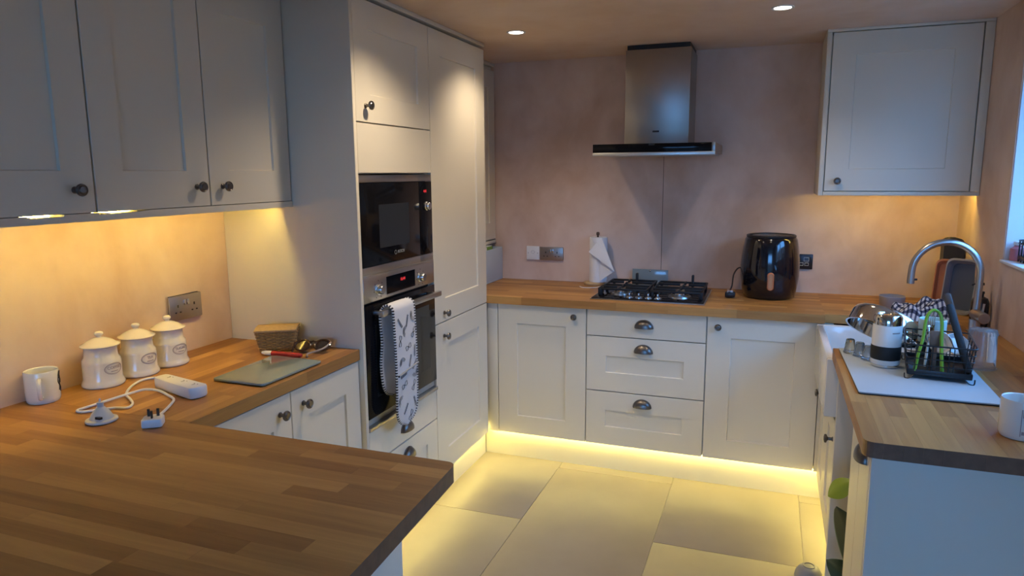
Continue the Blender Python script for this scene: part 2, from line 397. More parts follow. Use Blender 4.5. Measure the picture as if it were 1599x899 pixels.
# lettering faces +x; local x must run along +y
def facing_x(loc): return Matrix.Translation(loc) @ Matrix(((0, 0, 1, 0), (1, 0, 0, 0), (0, 1, 0, 0), (0, 0, 0, 1)))
def facing_my(loc): return Matrix.Translation(loc) @ Matrix(((1, 0, 0, 0), (0, 0, -1, 0), (0, 1, 0, 0), (0, 0, 0, 1)))
obj('lettering', text_bm('BOSCH', .0165).xf(facing_x((XF+.0004, -.935, 1.245))), MW_TXT, dm, smooth=0)
obj('badge', B().lathe([(.007, 0), (.0085, 0), (.0085, .0006), (.007, .0006)], 18, facing_x((XF, -.978, 1.245)), close=True), MW_TXT, dm)
cp = obj('control_strip', B().box(-.066, XF, YM1-.116, YM1-.001, 1.210, 1.519, .001), BLACKGLASS, mw)
KSIL = mat('silver_knob', (.62, .62, .62), .25, 1)
obj('knob', B().lathe([(.0, 0), (.019, 0), (.019, .004), (.016, .007), (.0155, .017), (.014, .019), (0, .019)], 24, facing_x((XF, -.705, 1.415))), KSIL, cp)
RED = mat('red_digits', (.3, .01, .01), .4, emit=(1, .05, .06), es=.5)
obj('display', text_bm('4:41', .017).xf(facing_x((XF+.0004, -.713, 1.478))), RED, cp, smooth=0)
obj('lower_lip', B().box(-.066, XF+.012, YM0, YM1-.02, 1.1735, 1.180, .001), STEEL, mw)
# oven
ov = thing('oven', 'built-in single oven with a steel control panel below the microwave', 'oven', (-.3, -.94, .58))
obj('body', B().box(-.60, -.0665, YM0+.02, YM1-.02, .579, 1.150), BLACK, ov, smooth=0)
cp = obj('control_panel', B().box(-.066, XF+.002, YM0, YM1, 1.076, 1.172, .0015), STEEL, ov)
obj('display', B().box(XF+.002, XF+.0032, -1.062, -.830, 1.088, 1.157), BLACKGLASS, cp)
obj('clock_digits', text_bm('16:44', .018).xf(facing_x((XF+.0036, -.935, 1.132))), RED, cp, smooth=0)
obj('name_strip', B().box(XF+.002, XF+.0028, -1.062, -.830, 1.079, 1.086), mat('light_steel', (.6, .6, .6), .3, 1), cp)
for y in (-1.122, -.781):
    obj('knob', B().lathe([(0, 0), (.023, 0), (.022, .003), (.0175, .004), (.0165, .020), (.015, .022), (0, .022)], 26, facing_x((XF+.002, y, 1.117))), KSIL, cp)
tk = B()
for y in (-1.122, -.781):
    for a in range(-150, 151, 50):
        tk.box(XF+.002, XF+.0024, y+.034*sin(R(a))-.002, y+.034*sin(R(a))+.002, 1.117+.034*cos(R(a))-.002, 1.117+.034*cos(R(a))+.002)
obj('dial_marks', tk, BLACKINK, cp, smooth=0, kind='stuff')
gd_ = obj('glass_door', B().box(-.066, XF+.003, YM0, YM1, .628, 1.066, .0015), BLACKGLASS, ov)
obj('window', B().box(XF+.003, XF+.0036, -1.16, -.71, .70, .985), mat('oven_window', (.012, .012, .013), .05, coat=.2), gd_)
hb = B().box(-.006, .010, -1.185, -.690, 1.024, 1.046, .002)
for y in (-1.165, -.715): hb.box(-.0435, -.006, y-.008, y+.008, 1.028, 1.042, .001)
obj('handle', hb, STEEL, gd_)
obj('vent_trim', B().box(-.066, XF+.009, YM0, YM1, .581, .596, .001), STEEL, ov)
obj('lower_recess', B().box(-.066, -.058, YM0, YM1, .597, .627), mat('recess_reflection', (.42, .39, .33), .25), ov)  # cream tone paints the yellowish reflection on the steel lower trim

# oven glove over handle
gl = thing('oven_glove', 'white double oven glove with black motifs hanging on the oven handle', 'oven glove', (.0, -1.05, 1.05))
Y0, Y1 = -1.136, -.972; yc = (Y0+Y1)/2; hw = (Y1-Y0)/2
path = []
for k in range(25): path.append(V((-.027+.003*sin(k*.5), 0, .690+(1.036-.690)*k/24)))
for k in range(1, 10): a = pi-pi*k/9; path.append(V((-.002+.0245*cos(a), 0, 1.036+.0235*sin(a))))
for k in range(1, 31): path.append(V((.0225+.006*sin(pi*k/30), 0, 1.036-(1.036-.566)*k/30)))
S = [0]
for a, b in zip(path, path[1:]): S.append(S[-1]+(b-a).length)
TOT = S[-1]
def gw(s):
    q = min(s, TOT-s); rr = hw*.95
    return hw if q > rr else max(.004, hw*sqrt(max(0, 1-((rr-q)/rr)**2)))
def gpt(i, w, off):
    t = (path[min(i+1, len(path)-1)]-path[max(i-1, 0)]).normalized(); n = V((t.z, 0, -t.x))*-1
    return path[i]+V((0, yc+w*gw(S[i])+(-.018 if i < 25 else 0)*(1-i/40), 0))+n*off
wsn = [-1, -.92, -.5, 0, .5, .92, 1]
FAB = mat('glove_cotton', (.68, .68, .69), .85, var=.04, bump=.3, bscale=400)
g = B()
for off, pf in ((.0055, 1), (-.0055, 1)):
    g.sheet([[gpt(i, w, off*(1-abs(w)**4*.8)) for w in wsn] for i in range(len(path))])
bmesh.ops.remove_doubles(g.bm, verts=g.bm.verts[:], dist=.0003)
obj('fabric', g, FAB, gl)
def edge_loop(side, i0, i1, off=0):
    return [gpt(i, side, off) for i in range(i0, i1)]
def resample(pts, st):
    out = [pts[0]]; acc = 0
    for a, b in zip(pts, pts[1:]):
        L = (b-a).length; p = 0
        while acc+L-p >= st: p += st-acc; out.append(a+(b-a)*(p/L)); acc = 0
        acc += L-p
    return out
n = len(path)
loop = [gpt(i, -1, 0) for i in range(n)]+[gpt(i, 1, 0) for i in reversed(range(n))]
obj('striped_piping', B().tube(resample(loop+[loop[0]], .0055), .0052, 6, alt=True), [BLACKINK, FAB], gl, label='black and white striped piping')
seam = [V((.0365, yc-hw*.96+hw*1.92*k/40, .782+.018*(k/40))) for k in range(41)]
obj('pocket_seam', B().tube(seam, .0042, 6, alt=True), [BLACKINK, FAB], gl, label='black and white striped seam')
mo = B()
def FP_(y, z): # front surface point
    k = (1.036-z)/(1.036-.566); return V((.0225+.006*sin(pi*max(0, min(1, k)))+.0062, y, z))
def stroke(pts, r=.0009): mo.tube([FP_(y, z) for y, z in pts], r, 4)
def bow(y, z, s, a):
    for sg in (-1, 1):
        pts = [(0, 0), (sg*.5, .42), (sg*1.0, .36), (sg*.95, -.36), (sg*.45, -.4), (0, 0)]
        stroke([(y+s*(p*cos(a)-q*sin(a)), z+s*(p*sin(a)+q*cos(a))) for p, q in pts])
    stroke([(y+s*.12*cos(t*pi/4), z+s*.12*sin(t*pi/4)) for t in range(9)])
def rainbow(y, z, s, a):
    for q in (.5, .75, 1):
        stroke([(y+s*q*cos(a+t*pi/8), z+s*q*sin(a+t*pi/8)) for t in range(9)], .0008)
def twist(y, z, s, a):
    for sg in (1, -1):
        stroke([(y+cos(a)*s*(t/6-1)-sin(a)*sg*s*.24*sin(t*pi/2.0), z+sin(a)*s*(t/6-1)+cos(a)*sg*s*.24*sin(t*pi/2.0)) for t in range(13)], .0008)
random.seed(4)
for y, z, kd, a in ((-1.10, .985, 't', -.9), (-1.045, .985, 't', 1.2), (-.995, 1.0, 'r', 2.2), (-1.0, .93, 'b', .8), (-1.105, .915, 'b', 1.4), (-1.045, .88, 'b', .3), (-.995, .855, 't', 1.5),
                    (-1.095, .825, 'r', .4), (-1.035, .822, 't', 1.2), (-1.0, .77, 'r', 3.6), (-1.085, .735, 'b', .4), (-1.01, .715, 'b', 1.0), (-1.11, .675, 'r', 1.0), (-1.075, .635, 't', .9), (-1.0, .645, 't', 2.0), (-1.035, .597, 'b', 1.0), (-1.06, .945, 'r', 1.2), (-1.0, .80, 't', .8), (-1.09, .775, 't', .2)):
    {'b': lambda: bow(y, z, .021, a), 'r': lambda: rainbow(y, z, .022, a), 't': lambda: twist(y, z, .024, a)}[kd]()
obj('printed_motif', mo, BLACKINK, gl, kind='stuff', label='black line drawings of bows and rainbows')

# ------------------------------------------------------------------ left wall cabinets
def wallcab(name, label, y0, y1, doors):
    c = thing(name, label, 'cabinet', (-.5, (y0+y1)/2, 1.455))
    carcass(c, -.6505, -.3445, y0, y1, 1.455, 2.172, front='+x')
    for a, b, ky in doors:
        d = obj('door', shaker(FWL, a, b, 1.4565, 2.168, .088, .108), CREAM, c); put('knob', KNOB, FWL, ky, 1.516, .02, d)
    return c
wallcab('wall_cabinet', 'cream wall cabinet with two doors and adjacent knobs beside the tall oven cabinet', -2.0525, -1.2475, ((-1.6470, -1.2500, -1.594), (-2.0510, -1.6515, -1.703)))
wallcab('wall_cabinet', 'single cream wall cabinet at the left edge above the mug', -2.460, -2.0555, ((-2.459, -2.0565, -2.112),))
pm = [(-2.46, 1.4548), (-2.245, 1.4548), (-2.235, 1.4505), (-2.15, 1.4498), (-2.145, 1.4548), (-2.052, 1.4548), (-2.048, 1.4495), (-2.025, 1.4495), (-2.022, 1.4540), (-2.018, 1.4500), (-1.93, 1.4515), (-1.88, 1.4548), (YS-.002, 1.4548)]
pb = B(); pv = [[pb.bm.verts.new((x, y, z)) for x in (-.3775, -.322) for z in (1.434, zt)] for y, zt in pm]     # gaps at its top let the strip light through
for a, b in zip(pv, pv[1:]):
    for i, j in ((0, 1), (1, 3), (3, 2), (2, 0)): pb.bm.faces.new((a[i], a[j], b[j], b[i]))
for e_ in (pv[0], pv[-1]): pb.bm.faces.new((e_[0], e_[1], e_[3], e_[2]))
tag(obj('pelmet', pb, CREAM, smooth=0), 'cream light pelmet under the left wall cabinets', 'pelmet')
LEDM = mat('warm_led', (1, .9, .6), .5, emit=LEDC, es=LED_WALL)
LEDW = mat('warm_wall_led', (1, .9, .6), .5, emit=LEDC, es=LED_WALL*2.7)
LEDP = mat('warm_plinth_led', (1, .9, .6), .5, emit=LEDP_C, es=LED_PLINTH)
tag(obj('led_strip', B().box(-.3834, -.3802, -2.44, YS-.05, 1.4505, 1.4538), LEDW), 'warm LED strip under the left wall cabinets', 'LED strip')
# corner wall cabinet (far left)
c = thing('corner_wall_cabinet', 'narrow cream wall cabinet in the far left corner beyond the tall fridge cabinet', 'cabinet', (-.45, .28, 1.16))
carcass(c, -.6505, -.2595, -.012, .588, 1.150, 2.172, front='+x')
obj('door', shaker(FWC, .02, .584, 1.157, 2.150, .09, .1), CREAM, c)
obj('cornice', B().box(-.6505, -.237, -.012, .588, 2.174, 2.1925, .001), CREAM, c)
obj('pelmet', B().box(-.30, -.237, -.012, .588, 1.131, 1.149, .001), CREAM, c)
# pale blue crate below it
c = thing('storage_box', 'pale blue storage box on the worktop in the far left corner', 'box', (-.32, .39, .911))
b = B().box(-.45, -.192, .22, .580, .911, .921, .002)
b.box(-.45, -.442, .22, .580, .921, 1.108, .002).box(-.200, -.192, .22, .580, .921, 1.108, .002).box(-.442, -.200, .22, .228, .921, 1.108, .002).box(-.442, -.200, .572, .580, .921, 1.108, .002)
obj('body', b, mat('pale_blue_plastic', (.52, .60, .66), .45), c)
def carton(x0, x1, y0, y1, h, mm, lab):
    c = thing('food_packet', lab, 'packet', ((x0+x1)/2, (y0+y1)/2, .922))
    obj('carton', B().box(x0, x1, y0, y1, .922, h, .002), mm, c)
    obj('flap', B().box(x0+.004, x1-.004, y0+.004, y1-.004, h, h+.004, .001), WHITE, c)
carton(-.30, -.215, .40, .475, 1.122, mat('green_card', (.22, .36, .06), .5), 'green packet sticking out of the pale blue box')
carton(-.30, -.215, .32, .385, 1.122, WHITE, 'white packet sticking out of the pale blue box')

# ------------------------------------------------------------------ base cabinets
c = thing('base_cabinet', 'cream base cabinet with two doors under the left worktop beside the oven housing', 'cabinet', (-.36, -1.65, 0))
carcass(c, -.648, -.0875, -2.052, -1.2465, .15, .8665, front='+x')
d = obj('door', shaker(FLB, -1.6425, -1.2495, .153, .865, .088, .10), CREAM, c); put('knob', KNOB, FLB, -1.583, .810, .02, d)
d = obj('door', shaker(FLB, -2.05, -1.646, .153, .865, .088, .10), CREAM, c); put('knob', KNOB, FLB, -1.700, .808, .02, d)
c = thing('peninsula_cabinet', 'cream base cabinet with end panel under the near wooden peninsula', 'cabinet', (.25, -2.4, 0))
carcass(c, -.648, .558, -2.70, -2.1165, .15, .8665, front='+y')
obj('end_panel', B().box(.560, .580, -2.72, -2.090, 0, .868, .001), CREAM, c)
obj('back_panel', B().box(-.648, .559, -2.72, -2.702, 0, .868), CREAM, c)
for a, b in ((-.05, .25), (.253, .556)):
    d = obj('door', shaker(FP, a, b, .153, .865, .085, .1), CREAM, c); put('knob', KNOB, FP, .225 if a < 0 else .28, .81, .02, d)
obj('filler_panel', plain(FP, -.0855, -.053, .153, .865), CREAM, c)
tag(obj('plinth', B().box(-.097, .559, -2.155, -2.140, 0, .148), CREAM), 'cream plinth on the kitchen side of the near peninsula', 'plinth')

# back run
c = thing('base_cabinet', 'cream base cabinet with one door left of the hob drawers', 'cabinet', (.245, .3, 0))
carcass(c, 0, .4885, .021, .585, .15, .8665, front='-y')
d = obj('door', shaker(FB, .002, .4865, .153, .865, .108, .10), CREAM, c); put('knob', KNOB, FB, .426, .822, .02, d)
c = thing('drawer_cabinet', 'cream base cabinet with three drawers under the gas hob', 'cabinet', (.785, .3, 0))
carcass(c, .4895, 1.083, .021, .585, .15, .8665, front='-y')
d = obj('drawer', plain(FB, .4910, 1.0815, .7325, .865), CREAM, c); put('cup_handle', CUP, FB, .782, .803, .02, d)
d = obj('drawer', shaker(FB, .4910, 1.0815, .4430, .7280, .10, .098), CREAM, c); put('cup_handle', CUP, FB, .782, .676, .02, d)
d = obj('drawer', shaker(FB, .4910, 1.0815, .153, .4385, .10, .098), CREAM, c); put('cup_handle', CUP, FB, .782, .391, .02, d)
c = thing('base_cabinet', 'cream base cabinet with one door right of the hob drawers', 'cabinet', (1.34, .3, 0))
carcass(c, 1.084, 1.593, .021, .585, .15, .8665, front='-y')
d = obj('door', shaker(FB, 1.0865, 1.592, .153, .865, .11, .10), CREAM, c); put('knob', KNOB, FB, 1.137, .819, .02, d)
tag(obj('filler_panel', B().box(-.0685, -.0015, .001, .019, .15, .868, .001), CREAM), 'narrow cream filler between fridge cabinet and back base cabinets', 'panel')
tag(obj('corner_post', B().box(1.595, 1.640, .001, .040, .15, .868, .001), CREAM), 'narrow cream corner post between back cabinets and sink cabinet', 'panel')
tag(obj('plinth', B().box(-.097, 1.655, .050, .065, 0, .148), CREAM), 'long cream plinth glowing under the back base cabinets', 'plinth')
tag(obj('led_strip', B().box(-.06, 1.63, .026, .034, .1465, .1495), LEDP), 'warm LED strip under the back base cabinets', 'LED strip')
tag(obj('led_strip', B().box(-.086, -.078, -2.04, .00, .1465, .1495), LEDP), 'warm LED strip under the oven and fridge cabinets', 'LED strip')
tag(obj('led_strip', B().box(-.05, .555, -2.132, -2.124, .1465, .1495), LEDP), 'warm LED strip under the peninsula cabinet doors', 'LED strip')

# right run
c = thing('sink_cabinet', 'cream base cabinet under the white sink', 'cabinet', (1.9, -.36, 0))
carcass(c, 1.627, 2.20, -.700, -.003, .15, .640, front='-x', top=False)
obj('side_panel', B().box(1.607, 2.20, -.719, -.701, 0, .868, .001), CREAM, c)
d = obj('door', shaker(FR_, -.699, -.372, .153, .635, .07, .08), CREAM, c); put('knob', KNOB, FR_, -.664, .560, .02, d)
d = obj('door', shaker(FR_, -.369, -.042, .153, .635, .07, .08), CREAM, c); put('knob', KNOB, FR_, -.079, .560, .02, d)
c = thing('end_cabinet', 'slim cream base cabinet with a cup handle at the near end of the sink run', 'cabinet', (1.9, -1.41, 0))
carcass(c, 1.627, 2.20, -1.578, -1.222, .15, .8665, front='-x')
obj('filler_panel', plain(FR_, -1.398, -1.222, .153, .865), CREAM, c)
d = obj('door', plain(FR_, -1.5785, -1.403, .153, .865), CREAM, c); put('cup_handle', CUP, FR_, -1.495, .835, .02, d)
obj('end_panel', B().box(1.607, 2.212, -1.601, -1.581, 0, .868, .001), CREAM, c)
for y0, y1, lb in ((-1.578, -1.222, 'short cream plinth under the slim end cabinet'), (-.700, .045, 'cream plinth glowing under the sink cabinet')):
    tag(obj('plinth', B().box(1.657, 1.672, y0, y1, 0, .148), CREAM), lb, 'plinth')
tag(obj('led_strip', B().box(1.640, 1.648, -.69, -.01, .1455, .1485), LEDP), 'warm LED strip under the sink cabinet', 'LED strip')
tag(obj('led_strip', B().box(1.640, 1.648, -1.56, -1.23, .1455, .1485), LEDP), 'warm LED strip under the slim end cabinet', 'LED strip')

# ------------------------------------------------------------------ worktops made of staves
def clip(poly, out):
    def inside(p, a, b): return (b[0]-a[0])*(p[1]-a[1])-(b[1]-a[1])*(p[0]-a[0]) >= -1e-9
    for i in range(len(out)):
        a, b = out[i], out[(i+1) % len(out)]; res = []
        for j in range(len(poly)):
            p, q = poly[j], poly[(j+1) % len(poly)]; ip, iq = inside(p, a, b), inside(q, a, b)
            if ip: res.append(p)
            if ip != iq:
                dx, dy = q[0]-p[0], q[1]-p[1]; ex, ey = b[0]-a[0], b[1]-a[1]
                den = ex*dy-ey*dx
                if abs(den) > 1e-12:
                    t = (ex*(a[1]-p[1])-ey*(a[0]-p[0]))/den; res.append((p[0]+dx*t, p[1]+dy*t))
        poly = res
        if len(poly) < 3: return []
    cl = []
    for p in poly:
        if not cl or (abs(p[0]-cl[-1][0])+abs(p[1]-cl[-1][1])) > 4e-4: cl.append(p)
    if len(cl) > 2 and abs(cl[0][0]-cl[-1][0])+abs(cl[0][1]-cl[-1][1]) < 4e-4: cl.pop()
    return cl if len(cl) > 2 else []
def rounded(pts, rad):
    out = []; N = len(pts)
    for i, p in enumerate(pts):
        r = rad[i]
        if not r: out.append(p); continue
        p = V(p); a = (V(pts[i-1])-p).normalized(); b = (V(pts[(i+1) % N])-p).normalized()
        for k in range(7):
            t = k/6; out.append(tuple(((1-t)**2*(p+a*r)+2*t*(1-t)*p+t*t*(p+b*r))))
    return out
def worktop(label, outs, axis, sw=.0425, seed=1, lens=(.22, .62)):
    rd = random.Random(seed); w = thing('worktop', label, 'worktop', (outs[0][0][0], outs[0][0][1], .87))
    xs = [p[0] for o in outs for p in o]; ys = [p[1] for o in outs for p in o]
    for out in outs:
        x0, x1, y0, y1 = min(p[0] for p in out), max(p[0] for p in out), min(p[1] for p in out), max(p[1] for p in out)
        a0, a1, b0, b1 = (x0, x1, y0, y1) if axis == 'x' else (y0, y1, x0, x1)
        nrow = max(1, round((b1-b0)/sw)); st = (b1-b0)/nrow
        for r in range(nrow):
            a = a0-rd.random()*.35
            while a < a1:
                L = rd.uniform(*lens)
                if a1-(a+L) < .07: L = a1-a+.01
                q0, q1, s0, s1 = a+.00012, a+L-.00012, b0+r*st+.00012, b0+(r+1)*st-.00012
                poly = [(q0, s0), (q1, s0), (q1, s1), (q0, s1)] if axis == 'x' else [(s0, q0), (s1, q0), (s1, q1), (s0, q1)]
                poly = clip(poly, out)
                if poly:
                    st_ = obj('stave', B().prism(poly, .8705, .910), [WOODX if axis == 'x' else WOODY, ENDGRAIN], w, smooth=0)
                    for f in st_.data.polygons:                       # cut ends show end grain
                        if abs(f.normal[0 if axis == 'x' else 1]) > .6: f.material_index = 1
                a += L
    return w
pen = rounded([(XL, -2.800), (.752, -2.800), (.712, -2.0655), (XL, -2.0655)], (0, .03, .024, 0))
worktop('oak block worktop of the near peninsula', [pen], 'x', seed=3)
worktop('oak block worktop against the left wall with the canisters', [[(XL, -2.065), (-.060, -2.065), (-.060, YS-.002), (XL, YS-.002)]], 'y', seed=5)
worktop('oak block worktop along the back wall with the hob', [[(XL, -.028), (1.60, -.028), (1.60, YB-.001), (XL, YB-.001)], [(1.6002, -.005), (XR-.001, -.005), (XR-.001, YB-.001), (1.6002, YB-.001)]], 'x', seed=8)
ro = rounded([(1.584, -1.628), (XR-.001, -1.628), (XR-.001, -.668), (1.584, -.668)], (.03, 0, 0, .01))
worktop('oak block worktop by the window with sink and drainer', [ro, [(2.032, -.6675), (XR-.001, -.6675), (XR-.001, -.0055), (2.032, -.0055)]], 'y', seed=12)

# sink
c = thing('sink', 'white ceramic butler sink set into the right worktop', 'sink', (1.8, -.36, .642))
b = B(); X0, X1, Y0s, Y1s, ZT, ZB = 1.568, 2.028, -.664, -.010, .866, .644
b.box(X0, X1, Y0s, Y0s+.028, ZB, ZT, .006).box(X0, X1, Y1s-.028, Y1s, ZB, ZT, .006).box(X0, X0+.03, Y0s+.027, Y1s-.027, ZB, ZT, .006).box(X1-.03, X1, Y0s+.027, Y1s-.027, ZB, ZT, .006).box(X0+.01, X1-.01, Y0s+.01, Y1s-.01, ZB, ZB+.025)
s_ = obj('basin', b, CERAMIC, c)
obj('waste', B().lathe([(0, 0), (.03, 0), (.044, .003), (.045, 0)], 20, Matrix.Translation((1.8, -.34, ZB+.0255))), CHROME, s_)

# ------------------------------------------------------------------ extractor hood
h = thing('extractor_hood', 'steel chimney extractor hood with black glass front on the back wall', 'extractor hood', (.78, .4, 1.635))
obj('chimney', B().box(.607, .935, .300, YB-.001, 1.6925, 2.170, .002), HOODSTEEL, h)
obj('chimney_top', B().box(.613, .929, .306, YB-.001, 2.171, 2.1935), BLACK, h)
obj('canopy', B().box(.484, 1.083, .116, YB-.001, 1.646, 1.691, .001), HOODSTEEL, h)
obj('glass_front', B().box(.484, 1.066, .110, .1155, 1.650, 1.692, .001), BLACKGLASS, h)
obj('end_cap', B().box(1.0662, 1.083, .110, .1155, 1.646, 1.692, .001), STEEL, h)
obj('lower_edge', B().box(.484, 1.083, .108, .1155, 1.634, 1.6495, .001), mat('light_steel2', (.68, .68, .66), .35, 1), h)
obj('grease_filter', B().box(.50, 1.07, .13, .56, 1.637, 1.6455), STEEL, h)
for x in (.62, .94): obj('lamp', B().lathe([(0, 0), (.03, 0), (.03, .003), (0, .003)], 20, Matrix.Translation((x, .17, 1.6335))), mat('frosted_glass', (.7, .7, .68), .4), h)
obj('nameplate', B().box(.752, .786, .2990, .2998, 1.755, 1.764, 0), BLACKINK, h)
obj('touch_panel', B().box(.765, .795, .1094, .1099, 1.683, 1.690), mat('dark_grey_print', (.03, .03, .03), .3), h)

# ------------------------------------------------------------------ right wall cabinet
c = thing('right_wall_cabinet', 'cream wall cabinet with one door on the back wall by the window', 'cabinet', (1.88, .43, 1.44))
carcass(c, 1.574, 2.186, .272, YB-.002, 1.455, 2.172, front='-y')
d = obj('door', shaker(FWB, 1.578, 2.172, 1.458, 2.178, .10, .10, rec=.005), CREAM, c); put('knob', KNOB, FWB, 1.632, 1.505, .02, d)
obj('side_panel', B().box(1.5525, 1.573, .248, YB-.002, 1.437, 2.181, .001), CREAM, c)
obj('cornice', B().box(1.5525, XR-.002, .248, YB-.002, 2.182, 2.1945, .001), CREAM, c)
obj('filler_panel', B().box(2.177, XR-.002, .248, .268, 1.456, 2.181, .001), CREAM, c)
obj('pelmet', B().box(1.574, XR-.002, .248, .300, 1.437, 1.4545, .001), CREAM, c)
tag(obj('led_strip', B().box(1.59, 2.19, .303, .313, 1.4505, 1.4538), LEDM), 'warm LED strip under the right wall cabinet', 'LED strip')

# ------------------------------------------------------------------ sockets
def holes(b, y, z, x): pass
SOCK = mat('nickel_plate', (.42, .38, .35), .35, .9, var=.05)
PINK = BLACK
def socket_holes(M, sp, par):
    b = B()
    for s in sp:
        b.box(s-.0025, s+.0025, .004, .014, .0, .0012).box(s-.014, s-.007, -.016, -.0115, 0, .0012).box(s+.007, s+.014, -.016, -.0115, 0, .0012)
    obj('pin_holes', b.xf(M), BLACKINK, par, smooth=0)
def rocker(M, sp, par, mm):
    for s in sp:
        obj('switch', B().box(s-.0055, s+.0055, .010, .030, 0, .004, .001).xf(M), mm, par)
c = thing('double_socket', 'brushed nickel double socket on the left wall behind the canisters', 'socket', (XL+.001, -1.478, 1.078))
M = Matrix.Translation((XL+.0145, -1.478, 1.078)) @ Matrix(((0, 0, 1, 0), (1, 0, 0, 0), (0, 1, 0, 0), (0, 0, 0, 1)))
obj('back_box', B().box(XL+.001, XL+.006, -1.545, -1.41, 1.042, 1.125), BLACK, c)
obj('plate', B().box(XL+.006, XL+.0145, -1.553, -1.403, 1.034, 1.124, .003), SOCK, c)
socket_holes(M, (-.038, .038), c); rocker(M, (-.007, .007), c, CHROME)
c = thing('double_socket', 'brushed nickel double socket on the back wall by the kitchen roll', 'socket', (.122, YB-.001, 1.075))
obj('plate', B().box(.049, .195, YB-.012, YB-.001, 1.034, 1.114, .003), SOCK, c)
M = facing_my((.122, YB-.012, 1.072)); socket_holes(M, (-.036, .036), c); rocker(M, (-.007, .007), c, CHROME)
c = thing('fuse_outlet', 'square white outlet plate left of the nickel double socket on the back wall', 'socket', (.005, YB-.001, 1.075))
obj('plate', B().box(-.036, .046, YB-.012, YB-.001, 1.034, 1.116, .003), WHITE, c)
M = facing_my((.005, YB-.012, 1.075))
obj('cooker_emblem', B().tube([(cos(a*pi/8)*.012, .006+sin(a*pi/8)*.008, .0005) for a in range(16)], .0011, 5, closed=True).xf(M), mat('pale_grey_print', (.45, .45, .47), .5), c)
for s in (-.03, .03): obj('screw', B().lathe([(0, .0015), (.003, .001), (.0035, 0)], 12, M @ Matrix.Translation((s, 0, 0))), STEEL, c)
c = thing('single_socket', 'dark single socket with white switch outlines right of the air fryer', 'socket', (1.528, YB-.001, 1.078))
DARKN = mat('black_nickel', (.05, .048, .05), .3, .8)
obj('plate', B().box(1.488, 1.568, YB-.012, YB-.001, 1.038, 1.117, .003), DARKN, c)
M = facing_my((1.528, YB-.012, 1.078)); b = B()
for cx, cy, w in ((.008, .012, .012), (-.016, -.014, .009), (.010, -.014, .009)):
    b.tube([(cx-w, cy-w*.8, .0006), (cx+w, cy-w*.8, .0006), (cx+w, cy+w*.8, .0006), (cx-w, cy+w*.8, .0006)], .0012, 4, closed=True)
obj('switch_outline', b.xf(M), WHITE, c, smooth=0); rocker(M, (.028,), c, DARKN)

# ------------------------------------------------------------------ hob
hb = thing('gas_hob', 'black glass gas hob with four burners set in the back worktop', 'hob', (.78, .28, .911))
HZ = .9185
obj('steel_rim', B().box(.494, 1.066, .040, .505, .9105, .9155, .002), STEEL, hb)
obj('glass_top', B().box(.500, 1.060, .048, .500, .9156, HZ, .001), BLACKGLASS, hb)
for x, y, r in ((.625, .19, .036), (.625, .38, .030), (.93, .19, .044), (.93, .39, .030)):
    bn = obj('burner', B().lathe([(0, 0), (r*1.35, 0), (r*1.3, .008), (r, .010), (r, .018), (0, .018)], 28, Matrix.Translation((x, y, HZ))), STEEL, hb)
    obj('burner_cap', B().lathe([(0, .0262), (r*.75, .026), (r*.92, .0235), (r*.92, .0182), (0, .0182)], 28, Matrix.Translation((x, y, HZ))), CHROME if r > .035 else IRON, bn)
for x in (.688, .736, .784, .832):
    k = obj('control_knob', B().lathe([(0, 0), (.021, 0), (.0205, .004), (.016, .006), (.015, .008), (0, .008)], 22, Matrix.Translation((x, .105, HZ))), KSIL, hb)
    obj('knob_grip', B().box(x-.0045, x+.0045, .088, .122, HZ+.008, HZ+.026, .002), KSIL, k)
for x0, x1 in ((.520, .772), (.788, 1.045)):
    g = B(); xc = (x0+x1)/2; t = .0045; z0, z1 = HZ+.028, HZ+.039
    for yy in (.07 if x0 > .6 and False else .135, .475): g.box(x0, x1, yy-t, yy+t, z0, z1, .002)
    for xx in (x0+t, x1-t): g.box(xx-t, xx+t, .135, .475, z0, z1, .002)
    g.box(x0, x1, .285-t, .285+t, z0, z1, .002)
    bx = .625 if x0 < .6 else .93
    for yy in (.19 if False else .20, .385):
        for dx, dy in ((1, 0), (-1, 0)):
            g.box(bx+dx*.022, (x1-t if dx > 0 else x0+t), yy-.004, yy+.004, z0, z1+.003, .0015)
        g.box(bx-.004, bx+.004, yy+.020, yy+.085, z0, z1+.003, .0015); g.box(bx-.004, bx+.004, yy-.065, yy-.020, z0, z1+.003, .0015)
    for xx in (x0+.01, x1-.01):
        for yy in (.14, .285, .47): g.box(xx-.007, xx+.007, yy-.007, yy+.007, HZ, z0+.002, .001)
    g.box(x0-.004, x0+.012, .13, .20, HZ+.001, z1, .002) if x0 < .6 else g.box(x1-.012, x1+.004, .13, .20, HZ+.001, z1, .002)
    obj('pan_support', g, IRON, hb)
for x, y in ((.662, .44), (.965, .45)): obj('pan_finger', B().box(x-.006, x+.006, y, y+.03, HZ+.001, HZ+.078, .003), IRON, hb)
# small board behind hob
c = thing('glass_board', 'small grey glass board standing against the wall behind the hob', 'board', (.715, .57, .911))
obj('pane', B().box(.614, .818, .565, .571, .9115, 1.005, .002).xf(Matrix()), mat('grey_glass', (.22, .27, .29), .12, coat=.4), c)
obj('clip', B().lathe([(0, .002), (.004, .0015), (.005, 0)], 14, facing_my((.716, .565, .996))), CHROME, c)

